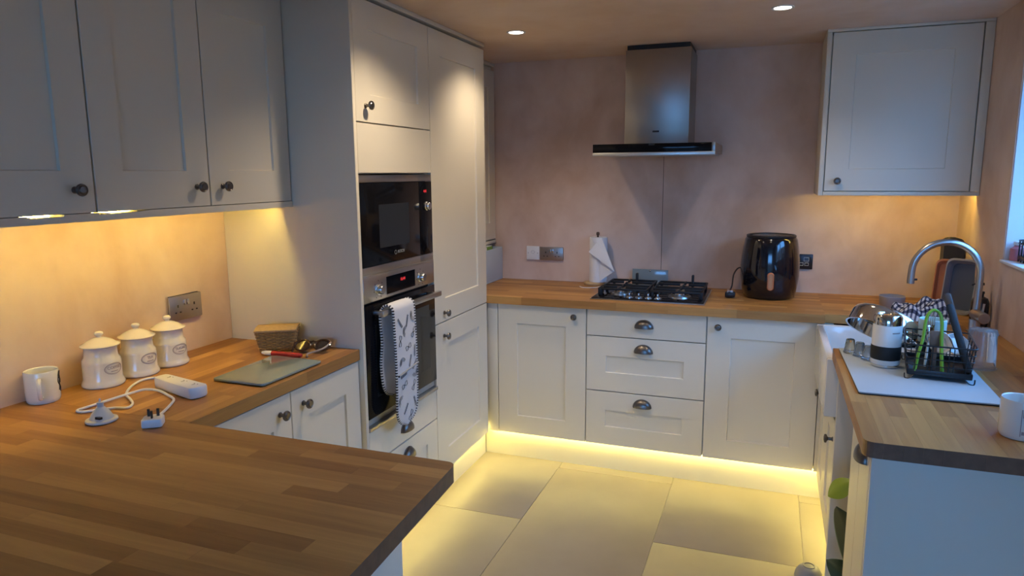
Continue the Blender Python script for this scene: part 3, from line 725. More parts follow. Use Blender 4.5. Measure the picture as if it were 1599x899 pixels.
# ------------------------------------------------------------------ kitchen roll
k = thing('kitchen_roll', 'white kitchen roll with a folded loose sheet on a wooden stand', 'kitchen roll', (.425, .528, .911))
LW = mat('light_wood', (.55, .38, .20), .5, var=.15, scale=20)
PAPER = mat('paper_towel', (.82, .83, .85), .9, var=.02, bump=.25, bscale=180)
obj('stand_base', B().lathe([(0, 0), (.058, 0), (.060, .004), (.060, .012), (.057, .015), (0, .015)], 32, Matrix.Translation((.400, .525, .911))), LW, k)
obj('spindle', B().lathe([(0, .015), (.006, .015), (.006, .285), (.009, .287), (.010, .298), (.007, .304), (0, .305)], 16, Matrix.Translation((.418, .528, .911))), mat('dark_wood', (.10, .06, .04), .5), k)
obj('roll', B().lathe([(.015, .017), (.050, .017), (.0515, .025), (.0515, .268), (.050, .275), (.015, .275)], 36, Matrix.Translation((.422, .528, .911)), close=True), PAPER, k)
sh = B()
# loose sheet: triangular flap with a fold
def flap(pts, y0, bulge, nu=10):
    a, b_, c_ = [V(p) for p in pts]; g = []
    for i in range(nu+1):
        t = i/nu; l = a.lerp(c_, t); r_ = b_.lerp(c_, t); row = []
        for j in range(7): row.append(l.lerp(r_, j/6)+V((0, -bulge*sin(pi*j/6)*(1-t), 0)))
        g.append(row)
    return g
f1 = flap([(.392, .472, 1.185), (.452, .474, 1.188), (.532, .452, 1.000)], 0, .006)
f2 = flap([(.378, .468, 1.105), (.452, .470, 1.186), (.533, .449, 1.002)], 0, .004)
f3 = flap([(.452, .476, 1.188), (.440, .480, .935), (.530, .462, 1.000)], 0, .003)
for f in (f1, f2, f3):
    sh.sheet(f); sh.sheet([[p+V((.0006, .0012, 0)) for p in row] for row in f])
bmesh.ops.remove_doubles(sh.bm, verts=sh.bm.verts[:], dist=.00005)
obj('loose_sheet', sh, PAPER, k, smooth=25)
c = thing('white_cable', 'short thin white cable lying beside the kitchen roll stand', 'cable', (.37, .40, .911))
obj('cord', B().tube(bez([(.345, .405, .9135), (.37, .372, .9135), (.41, .372, .9135), (.445, .40, .9135), (.46, .45, .9135)]), .0024, 8), WHITE, c)

# ------------------------------------------------------------------ air fryer
a = thing('air_fryer', 'glossy black air fryer with a copper handle on the back worktop', 'air fryer', (1.355, .400, .911))
prof = [(0, 0), (.118, 0), (.126, .006), (.136, .05), (.1435, .11), (.1445, .16), (.141, .21), (.134, .26), (.1275, .296), (.122, .306), (.118, .309)]
obj('body', B().lathe(prof+[(0, .309)], 56, Matrix.Translation((1.355, .400, .913))), BLACKGLOSS, a, smooth=50)
ld = B().lathe([(.120, .3095), (.121, .317), (.116, .320), (.110, .317), (.109, .3095)], 56, Matrix.Translation((1.355, .400, .913)), close=True)
obj('lid_rim', ld, BLACK, a)
sp = []
for i in range(0, 300): t = i/300*2*pi*3.4; sp.append((1.355+.103*(1-i/330)*cos(t), .400+.103*(1-i/330)*sin(t), .913+.3115))
lid = obj('lid', B().lathe([(0, .3105), (.109, .3105), (.109, .3098), (0, .3098)], 48, Matrix.Translation((1.355, .4, .913))), mat('black_with_sheen', (.07, .06, .055), .28), a)  # black lifted to brown-grey, ceiling reflection put into the colour
obj('spiral_ridge', B().tube(sp, .0035, 6), mat('ridge_sheen_grey', (.15, .13, .12), .35), lid)  # ridge greyed further for the same painted-in reflection
COP = mat('copper', (.74, .26, .11), .38, 1, var=.05)
for nm, w, dd, mm in (('handle', .0165, .0, COP),):
    pts = []
    L0, L1 = .965, 1.055
    for i in range(33):
        t = i/32
    ob = B(); q = []
    for i in range(24):
        an = 2*pi*i/24; zz = (L1-.0165 if sin(an) > 0 else L0+.0165)+.0165*sin(an); q.append((1.362+.0165*cos(an), zz))
    vs = []
    for yy, e in ((.262, 1), (.246, 1), (.243, .82), (.243, .62), (.2475, .5)):
        vs.append([ob.bm.verts.new((1.362+(x-1.362)*e, yy, 1.01+(z-1.01)*(1-(1-e)*.35))) for x, z in q])
    for u, v in zip(vs, vs[1:]):
        for i in range(24): ob.bm.faces.new((u[i], u[(i+1) % 24], v[(i+1) % 24], v[i]))
    ob.bm.faces.new(vs[-1]); ob.bm.faces.new(vs[0])
    obj('handle', ob, COP, a)
obj('indicator', B().box(1.332, 1.338, .2815, .2825, 1.165, 1.172), WHITE, a)
for an in range(4): obj('foot', B().lathe([(0, 0), (.012, 0), (.012, .003), (0, .003)], 12, Matrix.Translation((1.355+.09*cos(an*pi/2+.78), .4+.09*sin(an*pi/2+.78), .9105))), BLACK, a)
obj('power_cord', B().tube(bez([(1.215, .42, 1.055), (1.197, .40, 1.05), (1.180, .375, 1.02), (1.176, .345, .97), (1.170, .315, .951)]), .0036, 8), BLACK, a)
pl = obj('plug', B().box(1.145, 1.195, .283, .333, .915, .940, .006), BLACK, a)
pn = B()
for x, y in ((1.16, .30), (1.18, .30), (1.17, .32)): pn.box(x-.003, x+.003, y-.002, y+.002, .940, .952)
obj('pins', pn, CHROME, pl, smooth=0)

# ------------------------------------------------------------------ left worktop: canisters, mug
CAN = mat('cream_ceramic', (.74, .68, .60), .14, var=.02, coat=.3)
def curved(b, r, cx, cy, ang, zc):
    for v in b.bm.verts:
        t = ang+v.co.x/r; rr = r+v.co.z; z = v.co.y
        v.co = V((cx+rr*cos(t), cy+rr*sin(t), zc+z))
    return b
for (x, y), word, pos in zip(((-.578, -1.885), (-.572, -1.757), (-.574, -1.628)), ('COFFEE', 'TEA', 'SUGAR'), ('nearest the mug', 'in the middle of the three', 'farthest right, below the socket')):
    c = thing('canister', 'cream ceramic lidded canister marked %s, %s' % (word, pos), 'canister', (x, y, .911), group='ceramic canisters on the left worktop')
    M = Matrix.Translation((x, y, .911))
    obj('jar', B().lathe([(0, 0), (.0575, 0), (.0605, .004), (.0605, .010), (.0575, .016), (.0545, .024), (.0545, .073), (.053, .083), (.047, .092), (.0455, .116), (.0475, .122), (.044, .122), (.043, .1), (0, .1)], 40, M), CAN, c)
    ld = obj('lid', B().lathe([(0, .121), (.050, .1225), (.0545, .1245), (.0555, .127), (.0535, .1295), (.046, .132), (.034, .141), (.018, .148), (.010, .150), (0, .1505)], 40, M), CAN, c)
    obj('knob', B().lathe([(0, .149), (.007, .150), (.0065, .153), (.0115, .157), (.013, .161), (.0115, .166), (.006, .169), (0, .1695)], 24, M), CAN, ld)
    ang = -.04
    t = text_bm(word, .0125); curved(t, .0547, x, y, ang, .911+.060); obj('lettering', t, INK, c, smooth=0)
    el = B(); el.tube([V((.0290*cos(i*pi/20), .0170*sin(i*pi/20), .0002)) for i in range(40)], .0008, 4, closed=True); el.tube([V((.0262*cos(i*pi/20), .0145*sin(i*pi/20), .0002)) for i in range(40)], .0004, 4, closed=True)
    for xx in (-.011, -.007, -.003, .001, .005, .009): el.box(xx, xx+.003, -.0095, -.007, 0, .0004)
    curved(el, .0547, x, y, ang, .911+.057); obj('oval_stamp', el, INK, c, smooth=0)
def mug(name, label, x, y, z, r, h, ang, mm, deco):
    c = thing(name, label, 'mug', (x, y, z))
    M = Matrix.Translation((x, y, z))
    bd = obj('body', B().lathe([(0, .004), (r*.9, 0), (r*.96, .004), (r, .012), (r, h-.004), (r-.0015, h), (r-.004, h-.002), (r-.005, .02), (r-.012, .010), (0, .009)], 40, M), mm, c)
    pts = [V((x+cos(ang)*q, y+sin(ang)*q, z+k)) for q, k in ((r-.002, h*.80), (r+.018, h*.82), (r+.030, h*.66), (r+.030, h*.45), (r+.018, h*.24), (r-.002, h*.22))]
    obj('handle', B().tube(bez(pts, 6), .0058, 10, flat=.8), mm, c)
    dk = B()
    deco(dk); 
    if deco is not None and len(dk.bm.verts): curved(dk, r+.0004, x, y, 0, z); obj('printed_pattern', dk, BLACKINK if name == 'mug' else INK, bd, smooth=0)
    return c
def d1(b):
    for a0, z0, L in ((.55, .03, .05), (.62, .055, .03), (.72, .025, .045), (.8, .05, .035)):
        b.tube(bez([V((a0*.042+.004*sin(k*2), z0+L*k/4, 0)) for k in range(5)], 4), .0016, 4)
mug('mug', 'white mug with dark print against the left wall, beside the canisters', -.600, -2.062, .911, .0435, .092, -.72, CERAMIC, d1)
def d2(b):
    b.box(-2.02*.043, -1.98*.043, .012, .078, 0, .0006); b.box(-1.95*.043, -1.75*.043, .058, .076, 0, .0006); b.box(-1.95*.043, -1.7*.043, .016, .024, 0, .0006)
mug('patterned_mug', 'white patterned mug at the right edge of the worktop', 1.942, -1.466, .911, .046, .095, .3, CERAMIC, d2)

# ------------------------------------------------------------------ extension lead, plug, cone
e = thing('extension_lead', 'white extension socket block with cable and plug on the left worktop', 'extension lead', (-.285, -1.865, .911))
M = Matrix.Translation((-.288, -1.868, .911)) @ Matrix.Rotation(R(-14), 4, 'Z')
out = rounded([(-.108, -.024), (.098, -.030), (.108, -.012), (.108, .012), (.098, .030), (-.108, .024)], (.02, .01, .012, .012, .01, .02))
bd = obj('block', B().pillow(out, 0, .036, .007).xf(M), WHITE, e)
hs = B()
for s in (-.055, .02, .075): hs.box(s-.002, s+.002, -.006, .004, .0362, .0366).box(s-.010, s-.005, .006, .009, .0362, .0366).box(s+.005, s+.010, .006, .009, .0362, .0366)
obj('pin_holes', hs.xf(M), mat('grey_hole', (.35, .33, .3), .6), bd, smooth=0)
cp = [(-.39, -1.842, .925), (-.43, -1.805, .922), (-.468, -1.795, .917), (-.489, -1.825, .915), (-.464, -1.885, .915), (-.413, -1.948, .915), (-.366, -1.976, .915), (-.322, -2.006, .915), (-.306, -2.037, .915), (-.338, -2.051, .915), (-.368, -2.078, .915), (-.395, -2.105, .915), (-.418, -2.100, .915), (-.417, -2.062, .915), (-.409, -2.015, .917), (-.39, -1.95, .922), (-.372, -1.914, .924), (-.335, -1.902, .920), (-.286, -1.916, .916), (-.245, -1.935, .915), (-.22, -1.965, .915), (-.188, -2.020, .915), (-.152, -2.080, .920)]
obj('cable', B().tube(bez(cp, 6), .0037, 10), WHITE, e)
M = Matrix.Translation((-.132, -2.110, .911)) @ Matrix.Rotation(R(-55), 4, 'Z')
pl = obj('plug', B().pillow(rounded([(-.026, -.012), (-.018, -.025), (.024, -.025), (.024, .025), (-.018, .025), (-.026, .012)], (.008,)*6), 0, .022, .003).xf(M), WHITE, e)
pn = B()
for x, y, q, w in ((.010, 0, .004, .002), (-.008, -.011, .002, .0032), (-.008, .011, .002, .0032)): pn.box(x-q, x+q, y-w, y+w, .022, .042, .0005)
obj('pins', pn.xf(M), mat('dark_brass', (.06, .045, .03), .35, .8), pl, smooth=0)
c = thing('cone_fitting', 'small white cone-shaped fitting with a flat round base, left of the plug', 'fitting', (-.288, -2.132, .911))
GREYW = mat('grey_white_plastic', (.60, .58, .56), .4)
M = Matrix.Translation((-.288, -2.132, .911))
bd = obj('base', B().lathe([(0, .0), (.036, .0), (.039, .003), (.038, .007), (.033, .009), (0, .010)], 36, M), GREYW, c)
obj('cone', B().lathe([(.030, .008), (.022, .024), (.012, .036), (.0085, .040), (.008, .052), (.003, .053), (.002, .062), (0, .0625)], 28, M), GREYW, c)
obj('slot', B().box(-.279, -.262, -2.158, -2.150, .925, .931), BLACK, c)

# ------------------------------------------------------------------ glass chopping board, pen, sunglasses, basket
c = thing('chopping_board', 'grey-green glass chopping board lying on the left worktop', 'chopping board', (-.18, -1.6, .911))
o = rounded([(-.279, -1.748), (-.082, -1.748), (-.076, -1.456), (-.285, -1.450)], (.012,)*4)
obj('panel', B().pillow(o, .9135, .9205, .0012), mat('sage_glass', (.25, .31, .27), .13, coat=.4), c)
for x, y in ((-.265, -1.73), (-.095, -1.73), (-.095, -1.475), (-.265, -1.47)): obj('foot', B().lathe([(0, 0), (.006, 0), (.006, .0025), (0, .0025)], 12, Matrix.Translation((x, y, .911))), BLACK, c)
c = thing('marker_pen', 'red marker pen with white cap end in front of the wicker basket', 'pen', (-.27, -1.425, .911))
A = align((-.350, -1.432, .9202), (1, .06, 0))
obj('barrel', B().lathe([(0, .043), (.0085, .043), (.0088, .05), (.0088, .155), (.006, .165), (0, .165)], 18, A), mat('red_plastic', (.42, .03, .03), .35), c)
obj('cap', B().lathe([(0, 0), (.004, .001), (.0075, .014), (.0086, .042), (0, .042)], 18, A), WHITE, c, label='white cap')
s = thing('sunglasses', 'dark tortoiseshell sunglasses lying by the wicker basket', 'sunglasses', (-.19, -1.365, .911), R(20))
TORT = mat('tortoiseshell', (.055, .025, .012), .15, var=.7, scale=60, coat=.5)
DLENS = mat('brown_lens', (.03, .016, .012), .08, coat=.5)
for sg in (-1, 1):
    ring = [(sg*.036+.028*cos(t*pi/12), .0, .036+.024*sin(t*pi/12)) for t in range(24)]
    T = Matrix.Rotation(R(-52), 4, 'X') if True else Matrix()
    f = obj('rim', B().tube([T @ V(p) for p in ring], .0042, 8, closed=True).xf(Matrix.Translation((0, 0, .004))), TORT, s, local=True)
    obj('lens', B().lathe([(0, .001), (.026, .0), (.026, -.0015), (0, -.0005)], 24, Matrix.Translation((0, 0, .004)) @ T @ Matrix.Translation((sg*.036, 0, .036)) @ Matrix.Rotation(R(90), 4, 'X') @ Matrix.Diagonal((1, .86, 1, 1))), DLENS, s, local=True)
obj('bridge', B().tube([(-.009, .037, .036), (0, .040, .039), (.009, .037, .036)], .0036, 8), TORT, s, local=True)
obj('temple', B().tube(bez([(-.066, .036, .034), (-.062, -.01, .012), (-.045, -.035, .006), (-.028, -.042, .005)]), .0034, 8), TORT, s, local=True)
obj('temple', B().tube(bez([(.066, .036, .034), (.045, .0, .020), (.0, -.030, .009), (.005, -.055, .005)]), .0034, 8), mat('pale_horn', (.42, .32, .24), .3), s, local=True, label='pale folded temple')
b_ = thing('wicker_basket', 'small lidded wicker basket in the corner by the tall end panel', 'basket', (-.352, -1.338, .911), R(30))
WICK = mat('wicker', (.36, .22, .085), .55, var=.35, scale=120)
wv = B(); HX, HY, H = .058, .040, .075
def per(t, k, off):
    L = [2*HX, 2*HY, 2*HX, 2*HY]; tot = sum(L); s_ = (t % 1)*tot; q = 1+k*.22
    if s_ < L[0]: p, nn = V((-HX+s_, -HY, 0)), V((0, -1, 0))
    elif s_ < L[0]+L[1]: p, nn = V((HX, -HY+s_-L[0], 0)), V((1, 0, 0))
    elif s_ < L[0]*2+L[1]: p, nn = V((HX-(s_-L[0]-L[1]), HY, 0)), V((0, 1, 0))
    else: p, nn = V((-HX, HY-(s_-2*L[0]-L[1]), 0)), V((-1, 0, 0))
    return p*q+nn*off
NS = 26
for r_ in range(13):
    kz = r_/12; pts = [per(t/(NS*4), kz, .0034*sin((t/(NS*4)*NS+(r_ % 2))*pi))+V((0, 0, .003+kz*(H-.006))) for t in range(NS*4)]
    wv.tube(pts, .0029, 5, closed=True)
for t in range(NS): wv.tube([per((t+.5)/NS, 0, 0)+V((0, 0, .001)), per((t+.5)/NS, 1, 0)+V((0, 0, H-.001))], .0024, 5)
wv.box(-HX, HX, -HY, HY, .0005, .003)
obj('weave', wv, WICK, b_, local=True, kind='stuff')
ldw = B()
for k in range(11): 
    y = -HY*1.27+2*HY*1.27*k/10; ldw.tube([(x*HX*1.28/10, y, H+.004+.0016*sin((x+k)*pi)*0+.004*cos(y/HY*1.2)) for x in range(-10, 11)], .0052, 6)
obj('lid', ldw, mat('wicker_lid', (.42, .27, .11), .5, var=.3, scale=120), b_, local=True)

# ------------------------------------------------------------------ tap
t = thing('tap', 'brushed steel swan-neck tap behind the sink', 'tap', (2.135, -.2, .911))
arc = [(2.135, -.2, .955), (2.137, -.2, 1.02), (2.138, -.2, 1.10)]
for k in range(0, 19): a_ = pi*k/18; arc.append((2.018+.120*cos(a_), -.2, 1.145+.122*sin(a_)))
arc += [(1.897, -.2, 1.12), (1.897, -.2, 1.095)]
obj('spout', B().tube(arc, .0135, 16), STEEL, t)
obj('base', B().lathe([(0, 0), (.027, 0), (.027, .004), (.020, .006), (.020, .05), (0, .05)], 26, Matrix.Translation((2.135, -.2, .911))), STEEL, t)
vb = obj('valve', B().lathe([(0, 0), (.021, 0), (.022, .003), (.022, .103), (.020, .106), (0, .106)], 28, align((2.135, -.195, .982), (.06, -1, 0))), mat('warm_brushed_steel', (.40, .33, .27), .35, 1), t)
obj('lever', B().tube([(2.142, -.265, 1.000), (2.145, -.265, 1.035)], .0042, 10), STEEL, vb)
obj('outlet_button', B().lathe([(0, 0), (.004, 0), (.004, .012), (0, .012)], 12, align((1.908, -.202, 1.112), (1, 0, 0))), BLACK, t)

# ------------------------------------------------------------------ drainer
mtt = thing('drying_mat', 'pale blue drying mat with dark underside on the right worktop', 'mat', (1.78, -.95, .911))
om = rounded([(1.612, -1.232), (1.975, -1.232), (1.985, -.690), (1.602, -.690)], (.008,)*4)
obj('backing', B().prism(om, .9108, .9135), BLACK, mtt)
obj('top', B().pillow(om, .9136, .918, .001), mat('mat_blue_white', (.45, .51, .54), .55, var=.03, bump=.15, bscale=300), mtt)
MZ = .918
# travel mug
c = thing('travel_mug', 'white travel mug with steel lid and black grip band on the drying mat', 'travel mug', (1.722, -.905, MZ))
M = Matrix.Translation((1.722, -.905, MZ+.0005)); r = .0435
obj('steel_base', B().lathe([(0, 0), (r-.004, 0), (r-.001, .003), (r-.001, .010), (0, .010)], 36, M), CHROME, c)
obj('body', B().lathe([(0, .0101), (r-.002, .0101), (r, .013), (r, .137), (r-.002, .140), (0, .140)], 36, M), mat('white_enamel', (.82, .80, .76), .25), c)
obj('grip_band', B().lathe([(r+.0001, .026), (r+.0012, .028), (r+.0012, .069), (r+.0001, .071)], 36, M), mat('black_rubber', (.012, .012, .012), .6), c)
obj('lid', B().lathe([(0, .1402), (r-.001, .1402), (r-.001, .164), (r-.006, .172), (r-.012, .174), (r-.014, .170), (0, .170)], 36, M), CHROME, c)
tx = B()
for q in range(9): tx.box(-.013+q*.003, -.013+q*.003+.0022, -.002, .002, 0, .0004)
curved(tx, r+.0001, 1.722, -.905, -1.05, MZ+.118); obj('printed_mark', tx, INK, c, smooth=0)
# mint tumbler
c = thing('tumbler', 'pale mint tumbler with a dark lower half behind the wire basket', 'tumbler', (1.876, -.768, MZ))
M = Matrix.Translation((1.876, -.768, MZ+.0005))
obj('grip', B().lathe([(0, 0), (.038, 0), (.040, .004), (.0405, .062), (0, .062)], 32, M), mat('navy_rubber', (.02, .025, .035), .45), c)
obj('cup', B().lathe([(0, .0622), (.040, .0622), (.0415, .066), (.0415, .138), (.040, .140), (.038, .138), (.037, .07), (0, .07)], 32, M), mat('mint_plastic', (.50, .62, .58), .4), c)
# steel pan leaning
c = thing('steel_pan', 'shiny stainless steel pan tipped on its side behind the travel mug', 'pan', (1.735, -.73, MZ))
md = V((-.36, -.38, -.85)).normalized(); A = align(V((1.736, -.686, .984)), md)
rp = .118
obj('bowl', B().lathe([(0, -.066), (.095, -.066), (.110, -.060), (rp-.001, -.042), (rp, 0), (rp+.004, .002), (rp+.004, .004), (rp-.002, .003), (rp-.003, -.041), (.108, -.057), (.094, -.063), (0, -.063)], 56, A), CHROME, c, smooth=50)
obj('loop_handle', B().tube(bez([A @ V(p) for p in ((rp, -.03, -.012), (rp+.028, -.026, -.010), (rp+.034, 0, -.010), (rp+.028, .026, -.010), (rp, .03, -.012))], 5), .004, 8), CHROME, c)
# clear shot glasses under pan
for i, (x, y, lb) in enumerate(((1.632, -.755, 'small clear plastic cup at the left corner of the drying mat'), (1.658, -.800, 'small clear plastic cup between the corner cup and the travel mug'), (1.680, -.843, 'small clear plastic cup nearest the travel mug on its left'))):
    c = thing('clear_cup', lb, 'cup', (x, y, MZ), group='clear cups on the drying mat')
    M = Matrix.Translation((x, y, MZ+.0005))
    obj('bowl', B().lathe([(.019, 0), (.020, .001), (.014, .046), (.012, .049), (0, .050), (0, .048), (.011, .0465), (.018, .001)], 24, M), CLEAR, c)
    obj('rim', B().lathe([(.0195, 0), (.0215, .001), (.0205, .004), (.0195, .003)], 24, M, close=True), CLEAR, c)
# wire basket
k = thing('wire_basket', 'black wire drainer basket with black tray base on the drying mat', 'basket', (1.864, -.930, MZ), R(-7))
WX, WY = .086, .116
tb_ = B().box(-WX, WX, -WY, WY, .012, .020, .003)
for q in ((-WX, -WX+.005, -WY, WY), (WX-.005, WX, -WY, WY), (-WX, WX, -WY, -WY+.005), (-WX, WX, WY-.005, WY)): tb_.box(*q, .018, .030, .001)
obj('tray', tb_, BLACK, k, local=True)
wr_ = B()
for z, e in ((.045, .001), (.066, .003), (.087, .005), (.108, .007)):
    wr_.tube(rounded([(-WX-e, -WY-e), (WX+e, -WY-e), (WX+e, WY+e), (-WX-e, WY+e)], (.02,)*4) and [V((p[0], p[1], z)) for p in rounded([(-WX-e, -WY-e), (WX+e, -WY-e), (WX+e, WY+e), (-WX-e, WY+e)], (.02,)*4)], .0016 if z < .1 else .0024, 6, closed=True)
for x in (-.066, -.022, .022, .066):
    for sg in (-1, 1): wr_.tube([(x, sg*(WY-.002), .02), (x, sg*(WY+.007), .108)], .0016, 6)
for y in (-.08, -.027, .027, .08):
    for sg in (-1, 1): wr_.tube([(sg*(WX-.002), y, .02), (sg*(WX+.007), y, .108)], .0016, 6)
obj('wires', wr_, BLACKWIRE, k, local=True)
for sx in (-1, 1):
    for sy in (-1, 1): obj('foot', B().tube(bez([(sx*(WX-.02), sy*WY, .013), (sx*(WX-.008), sy*(WY+.006), .003), (sx*(WX+.004), sy*(WY+.004), .002), (sx*(WX+.006), sy*WY, .016)]), .0019, 6), BLACKWIRE, k, local=True)
dv = B()
for x in (-.032, .035): dv.tube([(x, -WY+.005, .03), (x, -WY+.005, .1), (x, WY-.005, .1), (x, WY-.005, .03)], .0015, 6)
obj('divider', dv, BLACKWIRE, k, local=True)
BZ = MZ+.0205
# tongs
c = thing('tongs', 'lime green tongs standing open in the wire basket', 'tongs', (1.8230, -.985, BZ))
LIME = mat('lime_plastic', (.22, .45, .05), .35)
pts = bez([(1.7860, -1.030, BZ+.004), (1.7940, -1.020, BZ+.05), (1.8060, -1.005, BZ+.10), (1.8110, -.995, BZ+.15), (1.8180, -.99, BZ+.176), (1.8340, -.985, BZ+.188), (1.8500, -.985, BZ+.176), (1.8560, -.99, BZ+.15), (1.8560, -1.005, BZ+.10), (1.8570, -1.02, BZ+.05), (1.8600, -1.03, BZ+.004)], 6)
obj('arms', B().tube(pts, .0062, 8, flat=.75), LIME, c)
for p, q in ((pts[0], pts[7]), (pts[-1], pts[-8])): obj('grip', B().tube([p+V((0, 0, -.001)), p.lerp(q, .5), q], [.009, .0085, .0065], 8, flat=.6), LIME, c)
# fork
c = thing('fork', 'steel fork standing tines up inside the green tongs', 'fork', (1.8340, -.955, BZ))
fk = B().tube([(1.8360, -.955, BZ+.001), (1.8350, -.955, BZ+.06), (1.8340, -.957, BZ+.115)], [.005, .0035, .0035], 8, flat=.5).box(1.8250, 1.8440, -.9585, -.9555, BZ+.113, BZ+.135, .001)
obj('stem', fk, CHROME, c)
for x in (1.8260, 1.8315, 1.8370, 1.8425): obj('tine', B().tube([(x, -.957, BZ+.13), (x, -.960, BZ+.178)], [.0016, .001], 6), CHROME, c)
c = thing('wooden_spatula', 'brown wooden spatula upright in the wire basket beside the fork', 'spatula', (1.8400, -1.005, BZ))
BW = mat('brown_wood', (.19, .11, .075), .6, var=.25, scale=40)
obj('blade', B().box(1.8260, 1.8540, -1.000, -.995, BZ+.075, BZ+.125, .002), BW, c)
obj('stem', B().box(1.8340, 1.8480, -1.001, -.994, BZ+.001, BZ+.076, .002), BW, c)
c = thing('white_knife', 'small knife with a white handle in the wire basket left of the spatula', 'knife', (1.8200, -1.0, BZ))
obj('grip', B().tube([(1.8180, -.999, BZ+.012), (1.8210, -.997, BZ+.05), (1.8230, -.996, BZ+.085)], [.006, .007, .0055], 10, flat=.6), WHITE, c)
obj('blade', B().box(1.8215, 1.8245, -.999, -.994, BZ+.084, BZ+.135, .0005), CHROME, c)
# dark board leaning in the basket
c = thing('baking_sheet', 'thin dark baking sheet leaning in the wire basket, seen edge on', 'baking sheet', (1.93, -.95, BZ))
p0, p1 = V((1.930, -1.018, BZ+.014)), V((1.872, -.990, BZ+.205)); dv_ = V((.022, .14, .01)); n_ = (p1-p0).cross(dv_).normalized()*.010
b = B(); q = [p0, p1, p1+dv_, p0+dv_]
vs = [b.bm.verts.new(x-n_) for x in q]+[b.bm.verts.new(x+n_) for x in q]
for f in ((0, 1, 2, 3), (7, 6, 5, 4), (0, 4, 5, 1), (1, 5, 6, 2), (2, 6, 7, 3), (3, 7, 4, 0)): b.bm.faces.new([vs[i] for i in f])
bmesh.ops.bevel(b.bm, geom=b.bm.edges[:], offset=.0015, segments=2, affect='EDGES')
sh_ = obj('sheet', b, mat('dark_nonstick', (.028, .026, .026), .5, .0), c)
obj('rolled_rim', B().tube([p0, p1, p1+dv_, p0+dv_], .0100, 10, closed=True), MATS['dark_nonstick'], c)
# white bowls + lids
def bowl(name, label, cat, loc, r, h, tilt, mm, grp=None):
    c = thing(name, label, cat, loc, group=grp); A = Matrix.Translation(loc) @ Matrix.Rotation(tilt[0], 4, 'X') @ Matrix.Rotation(tilt[1], 4, 'Y')
    obj('shell', B().lathe([(0, 0), (r*.5, 0), (r*.75, h*.3), (r, h), (r-.002, h+.001), (r*.72, h*.36), (r*.48, .004), (0, .004)], 36, A), mm, c)
    obj('foot_ring', B().lathe([(r*.4, -.003), (r*.48, -.003), (r*.48, .001), (r*.4, .001)], 24, A, close=True), mm, c); return c
bowl('dish', 'small white dish upended in the wire basket left of the dark baking sheet', 'dish', (1.875, -.862, BZ+.055), .040, .018, (R(52), R(10)), CERAMIC)
bowl('dish', 'small white dish upended right of the dark baking sheet', 'dish', (1.928, -.845, BZ+.046), .040, .018, (R(48), R(12)), CERAMIC)
# glass jar inverted
c = thing('plastic_tub', 'upturned clear plastic tub with a ribbed bottom right of the wire basket', 'tub', (2.015, -.80, MZ))
M = Matrix.Translation((2.015, -.80, .9115)); sg = 40
rib = B().lathe([(.043, 0), (.044, .002), (.040, .118), (.037, .126), (.030, .129), (0, .129), (0, .127), (.029, .127), (.0355, .124), (.0385, .117), (.0425, .002)], sg, M)
CTUB = mat('clear_plastic', (.86, .88, .90), .06, trans=.93, var=.02, ior=1.25)
obj('wall', rib, CTUB, c)
obj('rim', B().lathe([(.0432, 0), (.047, 0), (.047, .004), (.0432, .004)], sg, M, close=True), CTUB, c)
rb = B()
for q in range(24): an = 2*pi*q/24; rb.tube([M @ V((.036*cos(an), .036*sin(an), .1275)), M @ V((.0412*cos(an), .0412*sin(an), .112))], .0022, 6)
obj('rib', rb, CTUB, c)
# grey bowl behind
c = thing('grey_cup', 'grey-lilac cup on the corner of the back worktop behind the pan', 'cup', (1.905, .26, .911))
M = Matrix.Translation((1.905, .26, .911))
obj('shell', B().lathe([(0, 0), (.045, 0), (.052, .01), (.056, .055), (.0545, .057), (.05, .012), (0, .006)], 36, M), mat('lilac_grey', (.36, .34, .37), .35), c)
obj('foot_ring', B().lathe([(.03, -.0002), (.045, -.0002), (.045, .002), (.03, .002)], 24, M, close=True), MATS['lilac_grey'], c)
# tea towel
def checks():
    m, t_, b_ = nodes('checked_cotton'); N = t_.nodes; L = t_.links; b_.inputs['Roughness'].default_value = .9
    uv = N.new('ShaderNodeUVMap'); sx = N.new('ShaderNodeSeparateXYZ'); L.new(uv.outputs[0], sx.inputs[0]); fs = []
    for i in (0, 1):
        mu = N.new('ShaderNodeMath'); mu.operation = 'MULTIPLY'; mu.inputs[1].default_value = 8.5; L.new(sx.outputs[i], mu.inputs[0])
        fr = N.new('ShaderNodeMath'); fr.operation = 'FRACT'; L.new(mu.outputs[0], fr.inputs[0])
        gt = N.new('ShaderNodeMath'); gt.operation = 'GREATER_THAN'; gt.inputs[1].default_value = .55; L.new(fr.outputs[0], gt.inputs[0]); fs.append(gt)
    ad = N.new('ShaderNodeMath'); ad.operation = 'ADD'; L.new(fs[0].outputs[0], ad.inputs[0]); L.new(fs[1].outputs[0], ad.inputs[1])
    cr = N.new('ShaderNodeValToRGB'); cr.color_ramp.interpolation = 'CONSTANT'; e = cr.color_ramp.elements
    dv = N.new('ShaderNodeMath'); dv.operation = 'MULTIPLY'; dv.inputs[1].default_value = .5; L.new(ad.outputs[0], dv.inputs[0])
    e[0].color = (.70, .70, .74, 1); e[1].position = .75; e[1].color = (.012, .014, .035, 1); q = e.new(.25); q.color = (.10, .11, .18, 1)
    L.new(dv.outputs[0], cr.inputs[0]); L.new(cr.outputs[0], b_.inputs['Base Color']); return m
c = thing('tea_towel', 'crumpled black and white checked tea towel behind the sink', 'tea towel', (1.99, .085, .911))
tw = B(); nx, ny = 44, 30; uvl = tw.bm.loops.layers.uv.new('UVMap'); vv = []
